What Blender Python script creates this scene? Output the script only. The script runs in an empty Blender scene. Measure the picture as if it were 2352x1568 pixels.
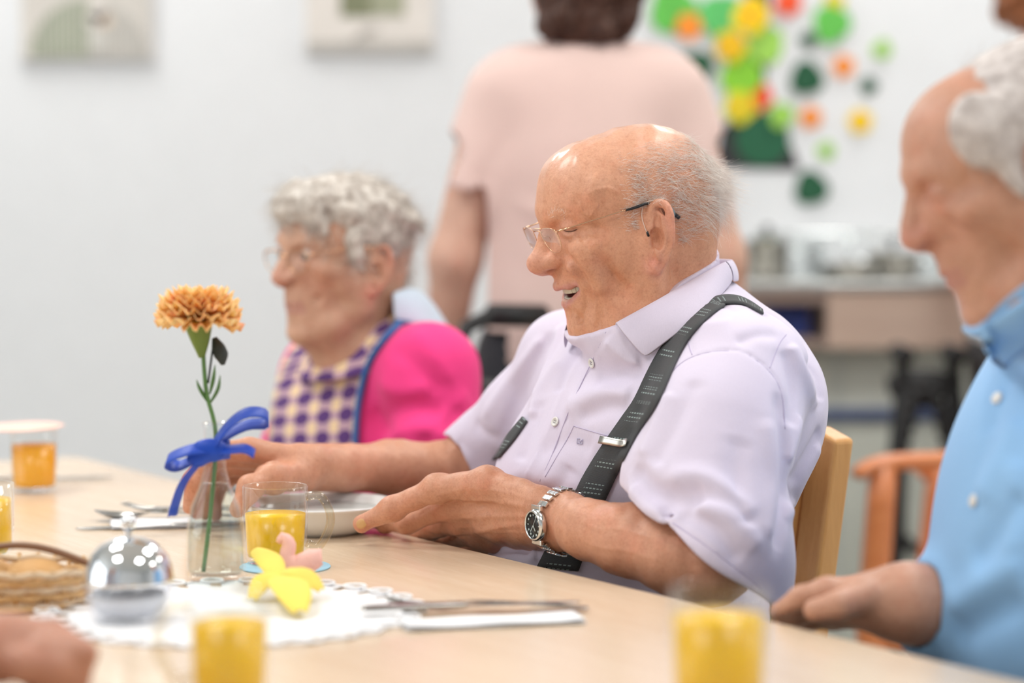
import bpy, bmesh, math, random, time
import numpy as np
from mathutils import Vector, Matrix, Euler
T0 = time.time()
random.seed(7); RNG = np.random.default_rng(7)
SC = bpy.context.scene
COL = SC.collection
# ---------------------------------------------------------------- camera
CAMZ = 1.15; FPX = 5553.0; TILT = math.atan(360.0 / FPX)
cam_d = bpy.data.cameras.new('camera'); cam = bpy.data.objects.new('camera', cam_d); COL.objects.link(cam)
cam.location = (0, 0, CAMZ); cam.rotation_euler = (math.pi / 2 - TILT, 0, 0)
cam_d.sensor_width = 36; cam_d.lens = FPX / 2352 * 36; cam_d.clip_start = 0.05
cam_d.dof.use_dof = True; cam_d.dof.focus_distance = 2.60; cam_d.dof.aperture_fstop = 1.9
SC.camera = cam
# ---------------------------------------------------------------- world, lamps, exposure
W_ = bpy.data.worlds.new('World'); SC.world = W_; W_.use_nodes = True
bg = W_.node_tree.nodes['Background']; bg.inputs[0].default_value = (0.93, 0.965, 1.0, 1); bg.inputs[1].default_value = .9
SC.view_settings.view_transform = 'Standard'; SC.view_settings.look = 'None'
SC.view_settings.gamma = 1; SC.view_settings.use_curve_mapping = False
SC.view_settings.exposure = -0.74
def area(name, loc, rot, sx, sy, power, col=(1, 1, 1)):
    d = bpy.data.lights.new(name, 'AREA'); d.shape = 'RECTANGLE'; d.size = sx; d.size_y = sy; d.energy = power; d.color = col
    o = bpy.data.objects.new(name, d); COL.objects.link(o); o.location = loc; o.rotation_euler = rot; return o
CEIL = 2.75
LAMPS = [(-1.2, 1.2), (0.9, 1.2), (-1.2, 3.0), (0.9, 3.0), (-1.2, 4.8), (0.9, 4.8), (2.9, 2.1), (2.9, 4.2)]
for (x, y) in LAMPS:
    area('ceiling_lamp_light', (x, y, CEIL - 0.035), (0, 0, 0), 0.58, 0.58, (14 if x > 2 else (27 if x < 0 else 20)) if y > 4 else (29 if y > 2 else 24), (1.0, 0.985, 0.96))
# daylight through the big window front left of the group
area('window_daylight', (-3.9, 1.4, 1.7), (0, math.radians(-90), 0), 1.9, 3.2, 60, (0.93, 0.97, 1.0))
# ---------------------------------------------------------------- pixel -> place helpers (2352 x 1568 frame)
def ray(px, py):
    dx = (px - 1176) / FPX; dz = -(py - 784) / FPX
    c, s = math.cos(TILT), math.sin(TILT)
    return np.array([dx, c + dz * s, dz * c - s])
def P(px, py, Y):
    r = ray(px, py); t = Y / r[1]
    return np.array([0, 0, CAMZ]) + r * t
def onZ(px, py, z):
    r = ray(px, py); t = (z - CAMZ) / r[2]
    return np.array([0, 0, CAMZ]) + r * t
def to_px(p):
    x, y, z = p[0], p[1], p[2] - CAMZ
    c, s = math.cos(TILT), math.sin(TILT)
    d = y * c - z * s; v = y * s + z * c
    return 1176 + FPX * x / d, 784 - FPX * v / d
def S(Y): return Y / FPX          # metres per pixel at depth Y
TZ = 0.75
# ---------------------------------------------------------------- signed-distance sculpting
class Sculpt:
    """sequence of smooth solid operations, turned into one continuous mesh by surface nets"""
    def __init__(self): self.ops = []
    def add(self, kind, c, R, fn, k): self.ops.append((kind, np.asarray(c, float), float(R), fn, k)); return self
    def ell(self, c, r, R=None, k=.01, kind='u'):
        c = np.asarray(c, float); r = np.asarray(r, float) * np.ones(3); M = np.eye(3) if R is None else np.asarray(R, float)
        ir = 1 / r
        def f(p):
            q = (p - c) @ M              # columns of M are the local axes
            a = q * ir; k0 = np.sqrt((a * a).sum(1)); b = a * ir; k1 = np.sqrt((b * b).sum(1)) + 1e-9
            return k0 * (k0 - 1) / k1
        return self.add(kind, c, r.max(), f, k)
    def cone(self, a, b, ra, rb, k=.01, kind='u', squash=None):
        a = np.asarray(a, float); b = np.asarray(b, float); ab = b - a; L = ab @ ab + 1e-12
        def f(p):
            pa = p - a; t = np.clip(pa @ ab / L, 0, 1)
            q = pa - t[:, None] * ab
            if squash is not None:
                n, s = squash; w = q @ n; q = q + (w * (s - 1))[:, None] * n
            return np.sqrt((q * q).sum(1)) - (ra + (rb - ra) * t)
        return self.add(kind, (a + b) / 2, math.sqrt(L) / 2 + max(ra, rb) , f, k)
    def chain(self, pts, rad, k=.01, kind='u', squash=None):
        for i in range(len(pts) - 1): self.cone(pts[i], pts[i + 1], rad[i], rad[i + 1], k, kind, squash)
        return self
    def box(self, c, h, R=None, rnd=.004, k=.01, kind='u'):
        c = np.asarray(c, float); h = np.asarray(h, float); M = np.eye(3) if R is None else np.asarray(R, float)
        def f(p):
            q = np.abs((p - c) @ M) - (h - rnd)
            return np.sqrt((np.maximum(q, 0) ** 2).sum(1)) + np.minimum(q.max(1), 0) - rnd
        return self.add(kind, c, np.linalg.norm(h), f, k)
    def plane(self, c, n, k=.004):       # keeps the side that n points away from
        c = np.asarray(c, float); n = np.asarray(n, float) / np.linalg.norm(n)
        return self.add('i', c, 1e3, lambda p: (p - c) @ n, k)
    def groove(self, pts, depth, width, fade=True):
        """depth > 0 cuts a crease along the polyline, < 0 raises a ridge"""
        P_ = np.asarray(pts, float)
        if len(P_) < 2: return self
        n = len(P_); w0 = np.ones(n)
        if fade: w0[0] = w0[-1] = .15
        c = P_.mean(0); R = np.sqrt(((P_ - c) ** 2).sum(1)).max() + width * 4.2
        def f(p):
            best = np.full(len(p), 1e9); am = np.ones(len(p))
            for i in range(n - 1):
                a = P_[i]; ab = P_[i + 1] - a; L = ab @ ab + 1e-12
                t = np.clip((p - a) @ ab / L, 0, 1); q = p - a - t[:, None] * ab
                d2 = (q * q).sum(1); m = d2 < best
                best = np.where(m, d2, best); am = np.where(m, w0[i] + (w0[i + 1] - w0[i]) * t, am)
            return depth * am * (.4 * np.exp(-best / width ** 2) + .6 * np.exp(-(np.sqrt(best + 1e-8) - 1e-4) / (.62 * width)))
        return self.add('d', c, R, f, 0)
    def noise(self, amp, scale, c=None, R=1e3, seed=0):
        g = np.random.default_rng(seed); K = g.normal(size=(7, 3)) / scale * 2; ph = g.uniform(0, 6.28, 7)
        return self.add('d', (0, 0, 0) if c is None else c, R, lambda p: amp / 3 * np.sin(p @ K.T + ph).sum(1) if c is None else amp / 3 * np.sin(p @ K.T + ph).sum(1) * np.exp(-(((p - c) / R) ** 2).sum(1) * 3), 0)
    def __call__(self, p):
        d = np.full(len(p), .5)
        if not len(p): return d
        lo = p.min(0); hi = p.max(0)
        for kind, c, R, fn, k in self.ops:
            gap = np.linalg.norm(np.maximum(np.maximum(lo - c, c - hi), 0)) - R
            if kind == 'd':
                if gap > 0: continue
                d = d + fn(p); continue
            if gap > 2 * k + .03 and kind in 'us': 
                if kind == 'u': d = np.minimum(d, max(gap, .03))
                continue
            e = fn(p)
            if kind == 'u':
                if k > 0: h = np.maximum(k - np.abs(d - e), 0) / k; d = np.minimum(d, e) - h * h * k * .25
                else: d = np.minimum(d, e)
            elif kind == 's':
                e = -e
                h = np.maximum(k - np.abs(d - e), 0) / k; d = np.maximum(d, e) + h * h * k * .25
            else:
                h = np.maximum(k - np.abs(d - e), 0) / k; d = np.maximum(d, e) + h * h * k * .25
        return d
    def bounds(self, pad=.01):
        lo = np.min([c - R for kd, c, R, f, k in self.ops if kd == 'u'], 0) - pad
        hi = np.max([c + R for kd, c, R, f, k in self.ops if kd == 'u'], 0) + pad
        return lo, hi
    def hit(self, px, py, t0=.9, t1=6.5):
        """where the camera ray through a pixel meets this form"""
        r = ray(px, py); r = r / np.linalg.norm(r); o = np.array([0, 0, CAMZ]); t = t0
        for _ in range(160):
            d = float(self((o + r * t)[None])[0])
            if d < .0004: return o + r * t
            t += max(d * .8, .0004)
            if t > t1: return None
        return o + r * t
    def hits(self, pts, t0=.9, n=None):
        if n: pts = resample2(pts, n)
        out = [self.hit(x, y, t0) for x, y in pts]; return [q for q in out if q is not None]
    def normal(self, p, e=.002):
        p = np.asarray(p, float); g = np.array([float(self((p + e * v)[None])[0] - self((p - e * v)[None])[0]) for v in np.eye(3)])
        return g / (np.linalg.norm(g) + 1e-12)
def resample2(pts, n):
    a = np.asarray(pts, float)
    if len(a) > 2:   # smooth through the points
        q = []
        for i in range(len(a) - 1):
            p0 = a[max(i - 1, 0)]; p1 = a[i]; p2 = a[i + 1]; p3 = a[min(i + 2, len(a) - 1)]
            for t in np.linspace(0, 1, 9)[:-1]:
                q.append(.5 * (2 * p1 + (p2 - p0) * t + (2 * p0 - 5 * p1 + 4 * p2 - p3) * t * t + (3 * p1 - p0 - 3 * p2 + p3) * t ** 3))
        q.append(a[-1]); a = np.array(q)
    s = np.r_[0, np.cumsum(np.linalg.norm(np.diff(a, axis=0), axis=1))]
    return np.stack([np.interp(np.linspace(0, s[-1], n), s, a[:, i]) for i in range(a.shape[1])], 1)
def surface_net(f, lo, hi, h, B=8):
    lo = np.asarray(lo); nb = np.ceil((np.asarray(hi) - lo) / (h * B)).astype(int) + 1
    # two-level search for blocks near the surface
    def centres(idx, step): return lo + (idx + .5) * step
    big = 4; nB = np.ceil(nb / big).astype(int)
    I = np.stack(np.meshgrid(*[np.arange(n) for n in nB], indexing='ij'), -1).reshape(-1, 3)
    st = h * B * big
    keep = []
    for s in range(0, len(I), 64):
        J = I[s:s + 64]; d = f(centres(J, st)); keep.append(J[np.abs(d) < st * 1.15])
    I = np.concatenate(keep)
    off = np.stack(np.meshgrid(*[np.arange(big)] * 3, indexing='ij'), -1).reshape(-1, 3)
    keep = []; st = h * B
    for q in I:
        J = q * big + off; d = f(centres(J, st)); keep.append(J[np.abs(d) < st * 1.1])
    I = np.concatenate(keep)
    n1 = B + 1
    go = np.stack(np.meshgrid(*[np.arange(n1)] * 3, indexing='ij'), -1).reshape(-1, 3)
    N = nb * B + 8
    ids = []; pos = []; cs = []
    E = [((0,0,0),(1,0,0)),((0,1,0),(1,1,0)),((0,0,1),(1,0,1)),((0,1,1),(1,1,1)),((0,0,0),(0,1,0)),((1,0,0),(1,1,0)),((0,0,1),(0,1,1)),((1,0,1),(1,1,1)),((0,0,0),(0,0,1)),((1,0,0),(1,0,1)),((0,1,0),(0,1,1)),((1,1,0),(1,1,1))]
    for s in range(0, len(I), 8):
        J = I[s:s + 8]; G = (J[:, None] * B + go)          # node ids
        v = f((lo + G.reshape(-1, 3) * h)).reshape(len(J), n1, n1, n1)
        def C(o): return v[:, o[0]:o[0] + B, o[1]:o[1] + B, o[2]:o[2] + B]
        neg = sum((C((a, b, c)) < 0).astype(np.int8) for a in (0, 1) for b in (0, 1) for c in (0, 1))
        w = np.argwhere((neg > 0) & (neg < 8))
        if not len(w): continue
        acc = np.zeros((len(w), 3)); cnt = np.zeros(len(w))
        def val(o): return v[w[:, 0], w[:, 1] + o[0], w[:, 2] + o[1], w[:, 3] + o[2]]
        for a, b in E:
            va = val(a); vb = val(b); m = (va < 0) != (vb < 0)
            t = np.where(m, va / np.where(m, va - vb, 1), 0)
            pt = np.array(a) + t[:, None] * (np.array(b) - np.array(a))
            acc += pt * m[:, None]; cnt += m
        cell = J[w[:, 0]] * B + w[:, 1:]
        ids.append((cell[:, 0] * N[1] + cell[:, 1]) * N[2] + cell[:, 2])
        pos.append(lo + (cell + acc / cnt[:, None]) * h)
        v0 = val((0, 0, 0)) < 0
        cs.append(np.stack([v0, val((1, 0, 0)) < 0, val((0, 1, 0)) < 0, val((0, 0, 1)) < 0], 1))
    ids = np.concatenate(ids); pos = np.concatenate(pos); cs = np.concatenate(cs)
    o = np.argsort(ids); ids = ids[o]; pos = pos[o]; cs = cs[o]
    quads = []
    stride = np.array([N[1] * N[2], N[2], 1])
    for ax in range(3):
        m = cs[:, 0] != cs[:, ax + 1]; a = ids[m]; s0 = cs[m, 0]
        u, w = stride[(ax + 1) % 3], stride[(ax + 2) % 3]
        q = []
        ok = np.ones(len(a), bool)
        for dd in (0, -u, -u - w, -w):
            t = a + dd; j = np.searchsorted(ids, t); j = np.minimum(j, len(ids) - 1); ok &= ids[j] == t; q.append(j)
        q = np.stack(q, 1)[ok]; s0 = s0[ok]
        q[~s0] = q[~s0][:, ::-1]
        quads.append(q)
    return pos, np.concatenate(quads)
def np_mesh(name, V, F, smooth=True):
    me = bpy.data.meshes.new(name); V = np.asarray(V, np.float32); F = np.asarray(F, np.int32); n = F.shape[1]
    me.vertices.add(len(V)); me.vertices.foreach_set('co', V.ravel())
    me.loops.add(F.size); me.loops.foreach_set('vertex_index', F.ravel())
    me.polygons.add(len(F)); me.polygons.foreach_set('loop_start', np.arange(0, F.size, n, dtype=np.int32))
    me.update(calc_edges=True); me.validate()
    if smooth: me.shade_smooth()
    return me
def link(name, me, mat=None, parent=None):
    o = bpy.data.objects.new(name, me); COL.objects.link(o)
    if mat is not None and hasattr(me, 'materials') and not len(me.materials): me.materials.append(mat)
    if parent is not None:
        o.parent = parent; bpy.context.view_layer.update() if False else None
        o.matrix_parent_inverse = Matrix.Translation(parent.location).inverted() if parent.rotation_euler[2] == 0 else (Matrix.Translation(parent.location) @ parent.rotation_euler.to_matrix().to_4x4()).inverted()
    return o
def sculpted(name, sc, h, mat, parent=None, colour=None, relax=1):
    lo, hi = sc.bounds(); V, F = surface_net(sc, lo, hi, h)
    me = np_mesh(name, V, F)
    if colour is not None: paint(me, colour(V))
    o = link(name, me, mat, parent)
    print('SCULPT', name, len(V), round(time.time() - T0, 1))
    return o
def paint(me, C, attr='tone'):
    a = me.attributes.new(attr, 'FLOAT_COLOR', 'POINT')
    C = np.asarray(C, np.float32); C = np.concatenate([C, np.ones((len(C), 1), np.float32)], 1) if C.shape[1] == 3 else C
    a.data.foreach_set('color', C.ravel())
def smooth_obj(o, it=1, fac=.5):
    m = o.modifiers.new('smooth', 'SMOOTH'); m.iterations = it; m.factor = fac
class Hit:
    """the finished surfaces, for laying seams, straps, frames and hair on them"""
    def __init__(self, *objs):
        from mathutils.bvhtree import BVHTree
        V = []; F = []
        for o in objs:
            me = o.data; v = np.zeros(len(me.vertices) * 3, np.float32); me.vertices.foreach_get('co', v); f = np.zeros(len(me.loops), np.int32); me.loops.foreach_get('vertex_index', f)
            F += (f.reshape(-1, 4) + len(V)).tolist(); V += v.reshape(-1, 3).tolist()
        self.t = BVHTree.FromPolygons(V, F)
    def hit(self, px, py, t0=.9, t1=6.5):
        r = ray(px, py); r = r / np.linalg.norm(r); o = np.array([0, 0, CAMZ]) + r * t0; h = self.t.ray_cast(Vector(o), Vector(r), t1)
        return None if h[0] is None else np.array(h[0])
    def hits(self, pts, t0=.9, n=None):
        if n: pts = resample2(pts, n)
        return [q for q in (self.hit(x, y, t0) for x, y in pts) if q is not None]
    def normal(self, p, e=0):
        a = np.zeros(3)
        for d in ((0, 0, 0), (.002, 0, 0), (-.002, 0, 0), (0, .002, 0), (0, -.002, 0), (0, 0, .002), (0, 0, -.002)):
            a += np.array(self.t.find_nearest(Vector(p) + Vector(d))[1])
        return a / (np.linalg.norm(a) + 1e-12)
    def __call__(self, p):
        out = np.zeros(len(p))
        for i, q in enumerate(p):
            c, n, _, d = self.t.find_nearest(Vector(q)); out[i] = d if (Vector(q) - c).dot(n) > 0 else -d
        return out
    def push(self, p, off):
        p = p.copy()
        for i, q in enumerate(p):
            c, n, _, d = self.t.find_nearest(Vector(q))
            s = d if (Vector(q) - c).dot(n) > 0 else -d
            if s < off * .7: p[i] = np.array(c) + np.array(n) * off
        return p
# ---------------------------------------------------------------- naming
def thing(name, label, cat, loc=(0, 0, 0), rz=0, group=None):
    o = bpy.data.objects.new(name, None); COL.objects.link(o); o.location = tuple(loc); o.rotation_euler = (0, 0, rz)
    o.empty_display_size = .05; return tag(o, label, cat, group)
def tag(o, label=None, cat=None, group=None, kind=None):
    if label: o['label'] = label
    if cat: o['category'] = cat
    if group: o['group'] = group
    if kind: o['kind'] = kind
    return o
# ---------------------------------------------------------------- materials
def srgb(r, g, b):
    return tuple(((c / 255) / 12.92 if c / 255 <= .04045 else ((c / 255 + .055) / 1.055) ** 2.4) for c in (r, g, b)) + (1,)
class NT:
    def __init__(self, name):
        self.m = bpy.data.materials.new(name); self.m.use_nodes = True; self.t = self.m.node_tree
        self.b = self.t.nodes['Principled BSDF']; self.co = None
    def n(self, kind, **kw):
        x = self.t.nodes.new(kind)
        for k, v in kw.items():
            if k in x.inputs: x.inputs[k].default_value = v
            else: setattr(x, k, v)
        return x
    def l(self, a, b): self.t.links.new(a, b)
    def coord(self, scale=(1, 1, 1), rot=(0, 0, 0)):
        if self.co is None: self.co = self.n('ShaderNodeTexCoord')
        mp = self.n('ShaderNodeMapping'); mp.inputs['Scale'].default_value = scale; mp.inputs['Rotation'].default_value = rot
        self.l(self.co.outputs['Object'], mp.inputs[0]); return mp.outputs[0]
    def noise(self, scale, detail=3, rough=.5, co=None):
        x = self.n('ShaderNodeTexNoise', Scale=scale, Detail=detail, Roughness=rough); self.l(co or self.coord(), x.inputs['Vector']); return x.outputs['Fac']
    def ramp(self, fac, stops):
        x = self.n('ShaderNodeValToRGB'); e = x.color_ramp.elements
        while len(e) < len(stops): e.new(.5)
        for i, (p, c) in enumerate(stops): e[i].position = p; e[i].color = c if len(c) == 4 else tuple(c) + (1,)
        self.l(fac, x.inputs[0]); return x.outputs[0]
    def mix(self, fac, a, b, mode='MIX'):
        x = self.n('ShaderNodeMix', data_type='RGBA', blend_type=mode)
        for i, v in ((0, fac), (6, a), (7, b)):
            if isinstance(v, (int, float, tuple)): x.inputs[i].default_value = v
            else: self.l(v, x.inputs[i])
        return x.outputs[2]
    def bump(self, h, strength=.2, dist=.001, nrm=None):
        x = self.n('ShaderNodeBump'); x.inputs['Strength'].default_value = strength; x.inputs['Distance'].default_value = dist
        self.l(h, x.inputs['Height'])
        if nrm is not None: self.l(nrm, x.inputs['Normal'])
        self.l(x.outputs[0], self.b.inputs['Normal']); return x.outputs[0]
    def set(self, **kw):
        for k, v in kw.items(): self.b.inputs[k.replace('_', ' ')].default_value = v
        return self
    def base(self, v):
        if isinstance(v, tuple): self.b.inputs['Base Color'].default_value = v
        else: self.l(v, self.b.inputs['Base Color'])
        return self
def plain(name, c, rough=.5, metal=0., var=.06, bump=0., bscale=300, **kw):
    """simple painted or moulded stuff with a little natural variation"""
    m = NT(name); f = m.noise(18, 4)
    lo = tuple(x * (1 - var) for x in c[:3]) + (1,); hi = tuple(min(x * (1 + var), 1) for x in c[:3]) + (1,)
    m.base(m.ramp(f, [(.3, lo), (.7, hi)])); m.set(Roughness=rough, Metallic=metal)
    if bump: m.bump(m.noise(bscale, 2), bump, .001)
    for k, v in kw.items(): m.b.inputs[k.replace('_', ' ')].default_value = v
    return m.m
def skin_mat(name, pores=1., rough=.42, sss=.16, spots=.35, oily=False):
    m = NT(name); at = m.n('ShaderNodeAttribute', attribute_name='tone')
    c = at.outputs['Color']
    mott = m.ramp(m.noise(60, 5, .6), [(.3, (.84, .76, .72)), (.7, (1.10, 1.08, 1.08))])
    c = m.mix(.55, c, mott, 'MULTIPLY')
    sp = m.ramp(m.noise(170, 2, .6), [(.52, (0, 0, 0)), (.80, (1, 1, 1))])
    sc_ = m.n('ShaderNodeMath', operation='MULTIPLY'); m.l(sp, sc_.inputs[0]); sc_.inputs[1].default_value = spots
    c = m.mix(sc_.outputs[0], c, (.66, .46, .36, 1), 'MULTIPLY')
    red = m.ramp(m.noise(26, 3, .6), [(.5, (0, 0, 0)), (.75, (.5, .5, .5))])
    c = m.mix(red, c, (1.0, .72, .66, 1), 'MULTIPLY')
    fine = m.ramp(m.noise(420, 4, .7), [(.32, (.86, .78, .74)), (.5, (1, 1, 1)), (.70, (1.06, 1.05, 1.05))]); c = m.mix(.7, c, fine, 'MULTIPLY')
    m.base(c); m.set(Roughness=rough)
    m.b.inputs['Subsurface Weight'].default_value = sss; m.b.inputs['Subsurface Radius'].default_value = (1, .35, .2); m.b.inputs['Subsurface Scale'].default_value = .0016
    m.b.inputs['Specular IOR Level'].default_value = .42
    if oily: m.l(at.outputs['Alpha'], m.b.inputs['Coat Weight']); m.b.inputs['Coat Roughness'].default_value = .16
    v = m.n('ShaderNodeTexVoronoi', Scale=900.); m.l(m.coord(), v.inputs['Vector'])
    b1 = m.bump(v.outputs['Distance'], .10 * pores, .0006)
    w = m.bump(m.noise(300, 5, .68), .42 * pores, .0013, b1)
    return m.m
def cloth_mat(name, c, weave=1., var=.03, rough=.85, sheen=.25, attr=False):
    m = NT(name)
    f = m.noise(7, 3); c0 = tuple(x * (1 - var) for x in c[:3]) + (1,); c1 = tuple(min(1, x * (1 + var)) for x in c[:3]) + (1,)
    base = m.ramp(f, [(.3, c0), (.7, c1)])
    w = m.noise(900, 2, .5, m.coord((1, 1, .25)))
    base = m.mix(.35, base, m.ramp(w, [(.3, (.93, .93, .94)), (.7, (1.04, 1.04, 1.04))]), 'MULTIPLY')
    if attr:
        at = m.n('ShaderNodeAttribute', attribute_name='tone'); base = m.mix(1., base, at.outputs['Color'], 'MULTIPLY')
    m.base(base); m.set(Roughness=rough); m.b.inputs['Sheen Weight'].default_value = sheen; m.b.inputs['Specular IOR Level'].default_value = .2
    b = m.bump(m.noise(1100, 2, .5, m.coord((1, 1, .3))), .10 * weave, .0005)
    m.bump(m.noise(38, 4, .55, m.coord((1, 1, .6))), .16, .004, b)
    return m.m
def wood_mat(name, c0, c1, scale=1., rough=.4, axis=0, coat=.1):
    m = NT(name); s = [14, 14, 14]; s[axis] = .8
    g = m.noise(3 * scale, 6, .6, m.coord(tuple(s)))
    g2 = m.noise(9 * scale, 3, .6, m.coord(tuple(x * 4 for x in s)))
    c = m.ramp(g, [(.25, c0), (.75, c1)]); c = m.mix(.3, c, m.ramp(g2, [(.4, (.88, .85, .8)), (.6, (1.03, 1.03, 1.03))]), 'MULTIPLY')
    m.base(c); m.set(Roughness=rough); m.b.inputs['Coat Weight'].default_value = coat; m.b.inputs['Coat Roughness'].default_value = .25
    m.bump(g2, .06, .0005); return m.m
def glass_mat(name, c=(1, 1, 1, 1), rough=0., ior=1.45):
    m = NT(name); m.base(c); m.set(Roughness=rough); m.b.inputs['Transmission Weight'].default_value = 1; m.b.inputs['IOR'].default_value = ior
    return m.m
def clear_mat(name, c=(.975, .985, .985, 1), rough=.0, ior=1.45):
    """thin clear walls: light passes straight through, the surface mirrors by Fresnel"""
    m = NT(name); m.t.nodes.remove(m.b); out = [x for x in m.t.nodes if x.type == 'OUTPUT_MATERIAL'][0]
    tr = m.n('ShaderNodeBsdfTransparent'); tr.inputs[0].default_value = c; gl = m.n('ShaderNodeBsdfGlossy'); gl.inputs['Roughness'].default_value = rough; gl.inputs['Color'].default_value = (1, 1, 1, 1)
    lw = m.n('ShaderNodeLayerWeight'); lw.inputs['Blend'].default_value = .5; pw = m.n('ShaderNodeMath', operation='POWER'); m.l(lw.outputs['Facing'], pw.inputs[0]); pw.inputs[1].default_value = 4.
    ml = m.n('ShaderNodeMath', operation='MULTIPLY_ADD'); m.l(pw.outputs[0], ml.inputs[0]); ml.inputs[1].default_value = .55; ml.inputs[2].default_value = ((ior - 1) / (ior + 1)) ** 2 * .8
    mx = m.n('ShaderNodeMixShader'); m.l(ml.outputs[0], mx.inputs[0]); m.l(tr.outputs[0], mx.inputs[1]); m.l(gl.outputs[0], mx.inputs[2]); m.l(mx.outputs[0], out.inputs[0]); return m.m
def metal_mat(name, c=(.8, .8, .8, 1), rough=.15):
    m = NT(name); f = m.noise(120, 2); m.base(m.ramp(f, [(.3, tuple(x * .93 for x in c[:3])), (.7, c)])); m.set(Metallic=1.)
    r = m.ramp(m.noise(40, 3), [(.3, (rough * .7,) * 3), (.7, (rough * 1.4,) * 3)]); m.l(r, m.b.inputs['Roughness']); return m.m
# ---------------------------------------------------------------- heads
class Frame:
    """f forward, l to the person's left, u up; millimetres in, metres out"""
    def __init__(self, o, yaw, pitch=0, roll=0, s=1.):
        # yaw 0 faces the picture's left, positive turns towards the camera
        y, p, r = map(math.radians, (yaw, pitch, roll))
        F = np.array([-math.cos(y), -math.sin(y), 0]); L = np.array([math.sin(y), -math.cos(y), 0]); U = np.array([0, 0, 1.])
        F, U = math.cos(p) * F - math.sin(p) * U, math.sin(p) * F + math.cos(p) * U
        L, U = math.cos(r) * L + math.sin(r) * U, -math.sin(r) * L + math.cos(r) * U
        self.o = np.asarray(o, float); self.R = np.stack([F, L, U], 1); self.s = s
    def __call__(self, f, l, u): return self.o + self.R @ (np.array([f, l, u], float) * self.s / 1000)
    def pts(self, a): return [self(*q) for q in a]
    def inv(self, p): return ((np.asarray(p) - self.o) @ self.R) / self.s * 1000
    def rot(self, f=0, l=0, u=0):
        """local rotation (degrees about the three axes) as world matrix"""
        E = Euler((math.radians(f), math.radians(l), math.radians(u))).to_matrix(); return self.R @ np.array(E)
def head(sc, fr, sex='m', mouth='shut', eyes='shut', ear=1., nose=1., jowl=1., far_ear=True, neck_to=None, neck_r=(.058, .062)):
    s = fr.s / 1000
    def E(c, r, k=12, kind='u', rot=(0, 0, 0)): sc.ell(fr(*c), np.array(r, float) * s, fr.rot(*rot), k * s, kind)
    def C(pts, rad, k=8, kind='u'): sc.chain(fr.pts(pts), [r * s for r in rad], k * s, kind)
    E((-14, 0, 42), (92, 76, 68), 1)
    E((30, 0, 53), (50.5, 62, 53), 20)
    E((-55, 0, 26), (55, 62, 48), 20)
    E((-40, 0, -10), (52, 56, 46), 20)               # skull base
    E((38, 0, -8), (47, 56, 55), 20)                 # mid face
    E((52, 0, -52), (42, 44, 36), 18)                # jaw mass
    for q in (-1, 1):
        C([(2, q * 60, -22), (14, q * 54, -52), (52, q * 38, -72), (78, q * 16, -80)], (20, 17, 15, 14), 16)
        E((48, q * 50, 8), (26, 19, 17), 14)         # cheek bone
        E((18, q * 60, -8), (30, 14, 34), 16)        # masseter
        E((22, q * 62, 50), (30, 9, 26), 14)         # temple
    E((80, 0, -80), (18, 22, 16), 12)                # chin
    if jowl: E((45, 0, -84), (36 * jowl, 42 * jowl, 26), 18)
    # brow, sockets, lids
    C([(60, -46, 42), (71, -30, 49), (76, -8, 48), (76, 0, 47), (76, 8, 48), (71, 30, 49), (60, 46, 42)], (7, 8, 8.5, 8, 8.5, 8, 7), 14)
    for q in (-1, 1):
        E((86, q * 33, 31), (15, 18, 12.5), 9, 's')
        E((69, q * 32, 31), (13.4, 14.5, 13.4), 3)
        E((70, q * 32, 16), (10, 17, 5), 10)         # bag under the eye
        if eyes == 'open': E((85, q * 32.5, 31), (8, 11.5, 4.2), 2.5, 's')
    # nose
    n = nose
    C([(80, 0, 42), (91, 0, 27), (99 * 1, 0, 14), (100 + 5 * n, 0, 5)], (6.5, 7.5, 9, 12.5 * n), 9)
    E((101 + 4 * n, 0, 3), (13 * n, 12.5 * n, 11 * n), 6)
    for q in (-1, 1):
        E((95, q * 14.5 * n, 1.5), (12, 7.5, 8.5), 5)
        E((78, q * 17, 8), (14, 12, 20), 10)
    C([(92, 0, -10), (104, 0, -6)], (5, 4.5), 5)
    for q in (-1, 1): E((99, q * 10.5, -7.5), (7.5, 4.8, 4.2), 2, 's')
    E((72, 0, -26), (24, 27, 22), 12)                # muzzle
    if mouth == 'shut':
        C([(78, -24, -38), (89, -12, -36), (93.5, 0, -35), (89, 12, -36), (78, 24, -38)], (3, 4, 4.4, 4, 3), 5)
        C([(77, -22, -43), (88, -11, -45), (91.5, 0, -46), (88, 11, -45), (77, 22, -43)], (3, 4.4, 5, 4.4, 3), 5)
        sc.groove(resample2(fr.pts([(80, -27, -41), (90, -13, -40.5), (96, 0, -40), (90, 13, -40.5), (80, 27, -41)]), 13), 2.6 * s, 2.1 * s)
        E((82, 0, -60), (10, 20, 10), 8)
    else:
        E((80, 0, -58), (13, 24, 14), 9)
        E((93, 0, -39.5), (27, 29, 10.5), 3, 's', rot=(0, 2, 0))
        for q in (-1, 1): E((79, q * 22, -35), (12, 12, 7.5), 3, 's')
        C([(75, -32, -28), (87, -17, -29), (95, -6, -27.5), (96.5, 0, -28.5), (95, 6, -27.5), (87, 17, -29), (75, 32, -28)], (3, 3.4, 3.8, 3.4, 3.8, 3.4, 3), 4)
        C([(74, -32, -33), (83, -20, -45), (89.5, -9, -49.5), (90.5, 0, -50), (89.5, 9, -49.5), (83, 20, -45), (74, 32, -33)], (3, 4, 4.8, 5, 4.8, 4, 3), 4)
        for q in (-1, 1):
            E((68, q * 39, -6), (22, 17, 17), 11)    # lifted cheeks
            E((62, q * 42, -36), (16, 12, 24), 12)
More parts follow.
